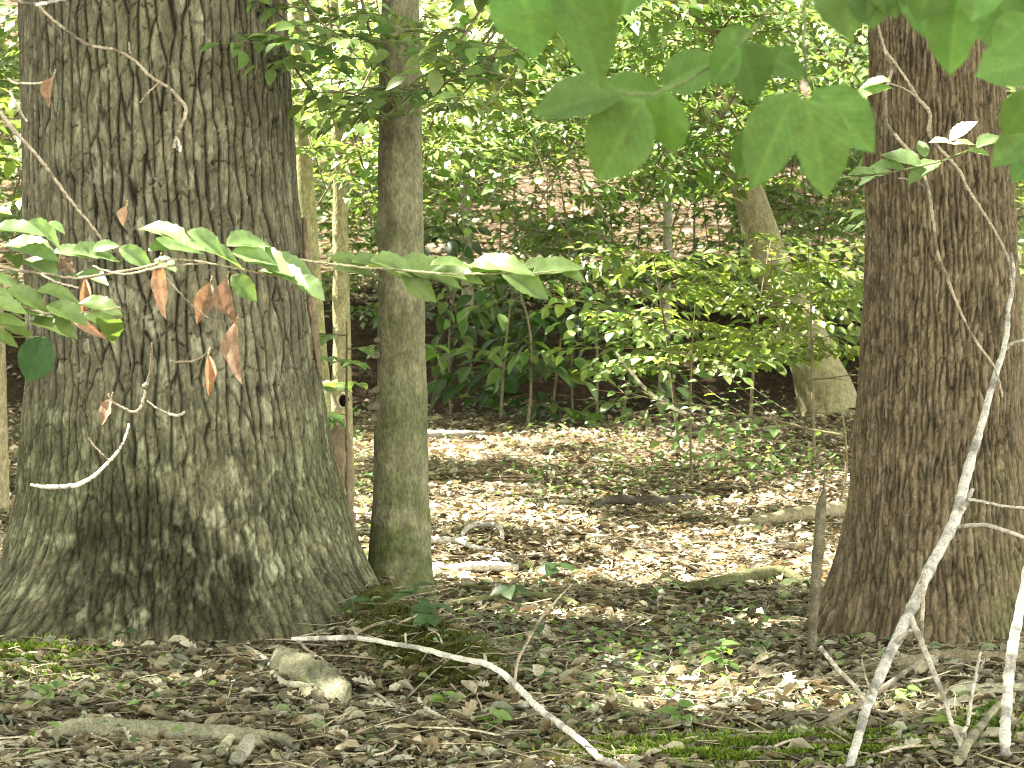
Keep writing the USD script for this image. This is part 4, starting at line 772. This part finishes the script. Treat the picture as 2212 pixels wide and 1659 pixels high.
def low_branches(what, where, n, ur, vr, dr, seed, leafL, tones, nspr, sl, singles, nogo=True, face=0.35):
    """leafy boughs that droop into view from trees whose crowns stand above it"""
    r2 = np.random.default_rng(seed)
    for k in range(n):
        u1 = ur[0] + (ur[1] - ur[0]) * (k + r2.random()) / n; v1 = r2.uniform(*vr); d = r2.uniform(*dr); sgn = 1 if r2.random() < .5 else -1
        u0 = u1 + sgn * r2.uniform(90, 330); 
        path = [(u0, -190, d + r2.uniform(-.4, .6), 9), (u1 + (u0 - u1) * .55, -190 + (v1 + 190) * .62, d, 6), (u1, v1, d + r2.uniform(-.5, .3), 3)]
        sps = [(r2.uniform(0.30, 1.0) ** .8, None, r2.uniform(*sl)) for _ in range(nspr)]; leafK = leafL * r2.uniform(.75, 1.3)
        sapling('leafy_bough', f'{ORD[k]} {what} from the left {where}', u1, d, seed * 50 + k, sps, leafK, tones[k % len(tones)], 1, group=f'leafy boughs {where}', cat='branch', singles=singles, nogo=nogo, path=path, dense=0.9, face=face)
low_branches('drooping leafy bough', 'over the top of the slim grey-green trunk', 9, (690, 1040), (110, 280), (12.3, 12.9), 61, 0.07, ['light', 'mid'], 5, (0.25, 0.45), 120, False, 0.55)
low_branches('thick leafy bough', 'between the massive and slim trunks', 13, (640, 1000), (40, 640), (15, 19.5), 62, 0.078, ['light', 'mid', 'light', 'yellow'], 9, (0.35, 0.7), 40, False, 0.6)
low_branches('high leafy bough', 'at the top right of the slim trunk', 13, (930, 1400), (10, 300), (17, 25), 63, 0.085, ['mid', 'light', 'light'], 12, (0.6, 1.1), 40)
low_branches('high leafy bough', 'behind the hanging leaves beside the broad trunk', 12, (1380, 1880), (10, 320), (18, 27), 64, 0.088, ['light', 'mid', 'blue'], 12, (0.6, 1.1), 40)
low_branches('hanging leafy bough', 'in the middle distance right of the slim trunk', 11, (930, 1400), (330, 590), (19, 25.5), 67, 0.085, ['mid', 'light', 'light'], 7, (0.5, 0.9), 0)
low_branches('hanging leafy bough', 'around the leaning trunk', 9, (1380, 1880), (320, 420), (19, 23.5), 68, 0.085, ['light', 'mid', 'mid'], 7, (0.5, 0.9), 0)
low_branches('pale leafy bough', 'before the far slope across the middle', 15, (660, 1880), (120, 430), (26, 31), 69, 0.10, ['light', 'yellow', 'light', 'mid'], 13, (0.7, 1.2), 0, True, 0.5)
low_branches('leafy bough', 'past the left side of the massive trunk', 8, (-90, 45), (60, 700), (15.5, 22), 65, 0.08, ['light', 'mid', 'yellow'], 12, (0.5, 0.9), 30, False)
low_branches('leafy bough', 'past the right side of the broad trunk', 6, (2190, 2310), (60, 700), (15.5, 22), 66, 0.08, ['light', 'yellow'], 12, (0.5, 0.9), 30, False)
# (name, label, u range, distance range, count, height, spray heights, spray length, leaf length, tones, singles, nogo, sprays)
ZONES = [
    ('bank_shrub', 'leafy shrub from the left on the bank behind the clearing', (640, 1900), (25.5, 30), 22, 1.6, (0.15, 1.5), (0.45, 0.85), 0.085, ['light', 'mid', 'light', 'yellow'], 0, True, 20),
    ('understory_tree', 'young tree from the left on the slope beyond the bank', (560, 2000), (31, 43), 28, 4.2, (0.5, 4.1), (0.8, 1.5), 0.10, ['light', 'mid', 'yellow', 'light'], 0, True, 25),
    ('understory_tree', 'young tree from the left beyond the left border', (-150, 120), (26, 42), 7, 4.0, (0.3, 3.9), (0.8, 1.4), 0.10, ['light', 'mid'], 0, False, 22),
    ('understory_tree', 'young tree from the left beyond the right border', (2120, 2400), (26, 42), 7, 4.0, (0.3, 3.9), (0.8, 1.4), 0.10, ['light', 'yellow'], 0, False, 22),
    ('understory_tree', 'distant young tree from the left high on the wooded slope', (450, 2050), (45, 62), 24, 6.0, (0.5, 5.8), (1.1, 2.0), 0.15, ['light', 'mid', 'yellow'], 0, True, 26),
]
sd = 1000
for name, lab, ur, dr, n, hgt, sh, sl, ll, tones, singles, nogo, nspr in ZONES:
    for k in range(n):
        u = ur[0] + (ur[1] - ur[0]) * (k + rng.random()) / n; d = rng.uniform(*dr); h = hgt * rng.uniform(.8, 1.15)
        sps = [(min(rng.uniform(*sh), h), None, rng.uniform(*sl)) for _ in range(nspr)]
        sapling(name, f'{ORD[k]} {lab}', u, d, sd, sps, ll, tones[k % len(tones)], h, group=lab.split(' from ')[0] + 's' + lab.split(' from the left')[1], singles=singles, nogo=nogo, cat='shrub' if name == 'bank_shrub' else 'tree', stem_r=0.006 if dr[0] < 30 else 0.013, dense=0.9)
        sd += 1
# sunlit yellow-green shrub before the leaning trunk
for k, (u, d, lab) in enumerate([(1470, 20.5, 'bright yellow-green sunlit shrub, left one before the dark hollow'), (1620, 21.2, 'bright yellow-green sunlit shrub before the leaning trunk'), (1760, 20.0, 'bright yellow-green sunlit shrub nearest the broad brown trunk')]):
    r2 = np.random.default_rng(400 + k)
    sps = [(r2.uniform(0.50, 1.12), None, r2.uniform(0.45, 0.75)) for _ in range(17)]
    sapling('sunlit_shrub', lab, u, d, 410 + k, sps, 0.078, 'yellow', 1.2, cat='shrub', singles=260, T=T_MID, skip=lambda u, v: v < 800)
# two layered sprays reaching left over the dark hollow
for k, (u, d, sps, lab) in enumerate([(1500, 18.5, [(0.82, math.pi * 0.97, 0.85), (0.72, math.pi * 1.03, 0.75), (0.66, math.pi * 0.9, 0.6), (0.8, math.pi * 1.1, 0.55), (0.62, 0.3, 0.5)], 'low arching shrub with flat layered leaves reaching left over the dark hollow'),
                                      (1780, 17.2, [(0.42, math.pi * 0.98, 1.2), (0.34, math.pi * 1.05, 0.9), (0.26, math.pi * 0.93, 0.8)], 'thin spreading sapling with sparse small leaves low over the back of the clearing')]):
    sapling('arching_shrub', lab, u, d, 430 + k, sps, 0.055 if k else 0.075, ['light', 'mid'][k], 0.95 if k == 0 else 0.6, cat='shrub', singles=220, T=T_MID, lean=0.1, stem_r=0.008, dense=0.45 if k else 0.9, sag=0.10 if k == 0 else 0.03)
limb([(1330, 760, 18.3, 6), (1360, 800, 18.3, 7), (1400, 845, 18.3, 8), (1450, 880, 18.3, 8), (1490, 895, 18.3, 6)], (0.5, 0.45, 0.33), thing('bare_twig', 'pale thin stem slanting down right from the layered sprays over the hollow', 'twig', P(1400, 840, 18.3)), 'stem', seed=63)
# broad dark leaves in the hollow
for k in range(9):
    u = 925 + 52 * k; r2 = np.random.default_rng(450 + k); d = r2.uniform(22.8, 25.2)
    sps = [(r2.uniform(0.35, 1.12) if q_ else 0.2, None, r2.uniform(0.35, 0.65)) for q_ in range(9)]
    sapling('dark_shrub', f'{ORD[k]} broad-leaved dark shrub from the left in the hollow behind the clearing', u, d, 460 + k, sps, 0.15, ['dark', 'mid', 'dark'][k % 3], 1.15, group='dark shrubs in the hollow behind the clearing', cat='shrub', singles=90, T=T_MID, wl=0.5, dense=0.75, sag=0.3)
for k in range(6):
    u = 1330 + 85 * k; r2 = np.random.default_rng(480 + k); d = r2.uniform(26.5, 29)
    sps = [(r2.uniform(0.3, 1.5), None, r2.uniform(0.5, 0.8)) for _ in range(9)]
    sapling('dark_shrub', f'{ORD[k]} shaded green shrub from the left on the bank behind the sunlit shrubs', u, d, 490 + k, sps, 0.10, 'mid', 1.7, group='shaded shrubs on the bank behind the sunlit shrubs', cat='shrub', singles=0, T=T_TINY, nogo=True)
# leaf sprays close against the slim trunk
for k, (u, d, h, L, lab) in enumerate([(760, 14.0, 1.0, 0.35, 'small leafy sapling between the massive trunk and the slim trunk')]):
    sps = [(h * f, a, L) for f, a in ((1.0, 3.0), (0.95, 0.2), (0.9, 4.4), (0.8, 1.8), (0.72, 3.6))]
    sapling('beech_sapling', lab, u, d, 520 + k, sps, 0.085, 'mid', h + 0.05, singles=150, T=T_MID)
# seedlings on the floor
rng = np.random.default_rng(71)
def seedling(label, u, v, h, n, L, tone, seed, group=None, lift=0.0):
    r2 = np.random.default_rng(seed); g = on_ground(u, v, lift)
    t = thing('seedling', label, 'seedling', g, group); m = M()
    tipp = g + [r2.normal(0, .15) * h, r2.normal(0, .15) * h, h]
    tube(m, [g - [0, 0, .02], (g + tipp) / 2 + [.01, 0, 0], tipp], [.003, .0025, .002], [0.15, 0.17, 0.07], 5); m.build('stem', 'green_leaf', t)
    for k in range(n):
        a = 2 * math.pi * k / n + r2.uniform(-.3, .3); f = 1 - 0.5 * (k / n) * (n > 4)
        m = M(); leaves(m, g + (tipp - g) * f, [math.cos(a), math.sin(a), r2.uniform(-.25, .35)], [r2.normal(0, .3), r2.normal(0, .3) - .3, 1], L * r2.uniform(.75, 1.2), L * 0.62, np.array(GREENS[tone]) * r2.uniform(.8, 1.25), T_MID)
        m.build('leaf', 'green_leaf', t)
for i, (u, v, h, n, L, tone, lab) in enumerate([(96, 1400, .12, 5, .055, 'light', 'bright green seedling with drooping leaves at the left foot of the massive trunk'), (270, 1400, .05, 3, .06, 'blue', 'low grey-green seedling before the middle foot of the massive trunk'),
        (415, 1395, .09, 6, .04, 'light', 'small-leaved seedling at the foot of the massive trunk below its dark patch'), (500, 1385, .07, 5, .04, 'mid', 'tiny seedling right of the dark patch at the trunk foot'), (900, 1345, .10, 5, .085, 'blue', 'grey-green seedling at the foot of the slim trunk'),
        (930, 1395, .10, 5, .09, 'blue', 'broad-leaved seedling right of the slim trunk foot above the white branch'), (760, 1368, .08, 5, .08, 'blue', 'grey-green seedling behind the left end of the white branch'), (960, 1545, .07, 6, .06, 'light', 'pale seedling below the mossy root'),
        (1060, 1590, .06, 6, .07, 'light', 'pale leafy seedling left of the white branch low in the view'), (1105, 1318, .08, 4, .10, 'dark', 'dark green leaf pair beside the forked twig'), (1200, 1262, .07, 4, .10, 'dark', 'dark green seedling in the sunlit strip'),
        (1560, 1490, .12, 7, .07, 'mid', 'green seedling behind the upright white leaf'), (1480, 1600, .08, 7, .06, 'mid', 'green seedling at the bottom centre'), (2060, 1610, .08, 7, .05, 'yellow', 'bright yellow-green seedling at the bottom right below the leaning branch'),
        (100, 1530, .06, 6, .06, 'light', 'low green seedling in the litter at lower left'), (1960, 1540, .06, 6, .05, 'light', 'pale seedling behind the leaning branch foot'), (2120, 1600, .10, 8, .05, 'mid', 'green tuft beside the white stick foot')]):
    seedling(lab, u, v, h, n, L, tone, 700 + i)
# ground cover of small leaves
def cover(name, label, boxes, n, L, tones, seed, T=T_TINY, h=(0.02, 0.10)):
    r2 = np.random.default_rng(seed); m = M()
    for (u0, v0, u1, v1, w) in boxes:
        k = int(n * w); u, v = r2.normal((u0 + u1) / 2, (u1 - u0) / 3.2, k), r2.normal((v0 + v1) / 2, (v1 - v0) / 3.2, k)
        g = G(u, np.maximum(v, 862)); g[:, 2] += r2.uniform(*h, k)
        clump = noise3(g * [1, 1, 0], 2.5, 2, seed) > 0.42; g = g[clump]; k = len(g)
        if not k: continue
        a = r2.random(k) * 6.28
        col = np.array([GREENS[t_] for t_ in tones])[r2.integers(0, len(tones), k)] * r2.uniform(.6, 1.3, (k, 1))
        leaves(m, g, np.stack([np.cos(a), np.sin(a), r2.normal(0, .3, k)], -1), np.stack([r2.normal(0, .4, k), r2.normal(0, .4, k) - .25, np.ones(k)], -1), L * r2.uniform(.5, 1.2, k), L * r2.uniform(.35, .65, k), col, T)
    m.build(name, 'green_leaf', label=label, cat='ground cover', kind='stuff')
cover('ground_cover', 'low scattered green seedlings and leaves over the clearing floor', [(1000, 880, 1850, 1000, .09), (1050, 980, 1500, 1100, .16), (950, 1290, 1750, 1420, .10), (1150, 1380, 1720, 1560, .11), (1500, 1000, 1800, 1050, .05), (0, 1480, 500, 1660, .025), (740, 980, 830, 1180, .08), (600, 870, 840, 1000, .05)], 4000, 0.042, ['mid', 'light', 'blue', 'light'], 3)
# moss
def moss(name, label, pts, seed, n=2500, L=0.016, col=(0.105, 0.150, 0.022)):
    r2 = np.random.default_rng(seed); m = M()
    for (u, v, su, sv, w) in pts:
        k = int(n * w); g = G(r2.normal(u, su, k), np.clip(r2.normal(v, sv, k), 862, 1700)); g[:, 2] += r2.uniform(0.012, 0.035, k)
        a = r2.random(k) * 6.28
        leaves(m, g, np.stack([np.cos(a) * .6, np.sin(a) * .6, r2.uniform(.5, 1.4, k)], -1), r2.normal(0, 1, (k, 3)), L * r2.uniform(.6, 1.8, k), L * 0.55, np.array(col) * r2.uniform(.5, 1.5, (k, 1)), T_TINY)
    m.build(name, 'moss', label=label, cat='moss', kind='stuff')
moss('moss_patch', 'bright green moss carpet along the bottom edge left of the leaning branch', [(1600, 1648, 160, 14, 1.0), (1820, 1640, 70, 16, .5), (1500, 1655, 120, 10, .4)], 5, 5200)
moss('moss_patch', 'dark green moss on the low root ridge running forward from the right flank of the massive trunk', [(870, 1395, 34, 24, .4), (935, 1445, 40, 24, .6), (1000, 1480, 34, 20, .5)], 8, 16000, 0.011, (0.068, 0.076, 0.020))
moss('moss_patch', 'moss at the left foot of the massive trunk near the left border', [(40, 1440, 70, 22, .8)], 6, 3000)
moss('moss_patch', 'small moss patch beside the white stick at bottom right', [(2130, 1600, 40, 18, .5)], 7, 3000)

# ------------------------------------------------------------------ tree crowns, and an unseen canopy added to shade the view
def sunlit_spots():
    """places kept sunny by gaps cut in the canopy: (point, radius)"""
    out = []
    def strip(u0, v0, u1, v1, r, n):
        for k in range(n):
            f = k / max(n - 1, 1); out.append((on_ground(u0 + (u1 - u0) * f, v0 + (v1 - v0) * f), r))
    strip(960, 1240, 1560, 1210, 0.5, 11); strip(1190, 1165, 1360, 1165, 0.3, 3); strip(1480, 1010, 1840, 1040, 0.55, 7); strip(1640, 1090, 1860, 1170, 0.5, 5)
    strip(960, 1090, 1500, 1080, .42, 7); strip(940, 960, 1000, 990, 0.3, 2); strip(1560, 1512, 1690, 1512, 0.16, 3); strip(1600, 1210, 1760, 1240, .3, 3); strip(780, 1130, 770, 1200, .3, 2)
    strip(1240, 1040, 1420, 1050, .25, 2); strip(1060, 520, 1280, 370, 1.7, 5); strip(1340, 450, 1580, 540, 1.7, 5); strip(700, 480, 760, 330, .9, 3); strip(2212, 1000, 2260, 1080, .3, 2)
    for u, v, d, r in ((822, 1005, 13.2, .16), (850, 120, 12.8, .28), (930, 200, 12.8, .28), (790, 220, 12.8, .25), (700, 100, 12.8, .2), (950, 60, 12.8, .25), (1170, 600, 8.75, .16), (1450, 640, 20.5, .5), (1640, 620, 21.2, .55), (1780, 600, 20, .6), (1740, 660, 20.5, .5), (1600, 480, 24, .5), (1350, 430, 24, .5), (180, 650, 8.4, .13), (352, 640, 8.4, .12), (452, 820, 8.4, .12), (516, 750, 8.4, .14), (1250, 720, 18.5, .4),
                       (790, 300, 18, .35), (800, 330, 19, .35), (700, 350, 17, .4), (1850, 450, 20, .5), (1100, 330, 22, .6), (1500, 100, 22, .6), (700, 60, 17, .4), (1000, 150, 18, .4), (10, 330, 17, .5), (2210, 300, 18, .6), (100, 520, 8.3, .14), (500, 545, 8.4, .14), (180, 650, 8.3, .12), (110, 1050, 9, .12), (2060, 285, 10.6, .12), (1000, 580, 8.7, .14)):
        out.append((P(u, v, d), r))
    return out
def canopy():
    r2 = np.random.default_rng(17)
    nleaf, R = 80, 0.42
    lp = r2.normal(0, 1, (nleaf, 3)); lp = unit(lp) * (r2.random((nleaf, 1)) ** 0.4) * [R, R, R * 0.6]
    a = r2.random(nleaf) * 6.28
    n = 17000
    C = np.stack([r2.uniform(-12, 12, n), r2.uniform(3.5, 48, n), r2.uniform(6.5, 14, n)], -1)
    C[:, :2] -= (S[:2] / S[2]) * -C[:, 2:3] * 1.0            # shear the volume towards the sun, so that its shade falls on the view
    sun_ok = np.ones(n, bool)
    for p, r in sunlit_spots():
        w = C - p; along = w @ S; dist = np.linalg.norm(w - along[:, None] * S, axis=1)
        sun_ok &= ~((along > 0) & (dist < r + 0.30))
    g = C - S * (C[:, 2:3] / S[2])                            # where its shade lands
    far = g[:, 1] > 27
    sun_ok &= ~(far & (r2.random(n) < 0.85)) & ~((g[:, 1] > 14.6) & (g[:, 1] < 20.5) & (r2.random(n) < 0.42))
    clump = noise3(C, 0.55, 2, 4)
    sun_ok &= (clump > 0.33)
    C = C[sun_ok]
    owners = [(oak, OAKC, 7.0), (rt, RTC, 6.0), (beech, BEC, 4.0)]
    tops = [np.array([o[1][0][-1], y]) for o, y in zip(owners, (OAK_Y, RT_Y, BE_Y))]
    d = np.stack([np.linalg.norm(C[:, :2] - t_, axis=1) for t_ in tops], 1)
    who = np.argmin(d, 1); near = d[np.arange(len(C)), who] < np.array([3.2, 2.6, 1.8])[who]
    def inst(parent, name, pts, seed, label=None, cat=None):
        if not len(pts): return
        r3 = np.random.default_rng(seed)
        pi = UsdGeom.PointInstancer.Define(stage, uniq(str(parent.GetPath()) if parent else '/World', name))
        off = np.zeros(3)
        if parent: off = np.array(UsdGeom.XformCache().GetLocalToWorldTransform(parent.GetPrim()).ExtractTranslation())
        m = M(); dl = np.stack([np.cos(a), np.sin(a), r2.normal(0, .35, nleaf)], -1)
        leaves(m, lp, dl, np.stack([r2.normal(0, .35, nleaf), r2.normal(0, .35, nleaf), np.ones(nleaf)], -1), 0.13, 0.085, jitter(r3, nleaf, (0.085, 0.145, 0.036), .3), T_TINY)
        pm = m.build('leaf_cluster', 'green_leaf', pi)
        pi.CreatePrototypesRel().AddTarget(pm.GetPath())
        pi.CreateProtoIndicesAttr(Vt.IntArray.FromNumpy(np.zeros(len(pts), np.int32)))
        pi.CreatePositionsAttr(Vt.Vec3fArray.FromNumpy((pts - off).astype(np.float32)))
        an = r3.random(len(pts)) * math.pi
        pi.CreateOrientationsAttr(Vt.QuathArray([Gf.Quath(float(math.cos(x)), 0, 0, float(math.sin(x))) for x in an]))
        pi.CreateScalesAttr(Vt.Vec3fArray.FromNumpy(np.repeat(r3.uniform(.7, 1.2, (len(pts), 1)), 3, 1).astype(np.float32)))
        tag(pi.GetPrim(), label, cat, None, 'stuff')
    for k, (o, cs, _) in enumerate(owners): inst(o, 'crown', C[near & (who == k)], 30 + k)
    inst(None, 'shade_canopy', C[~near], 40, 'unseen leaf canopy added high overhead to shade the view', 'canopy')
canopy()
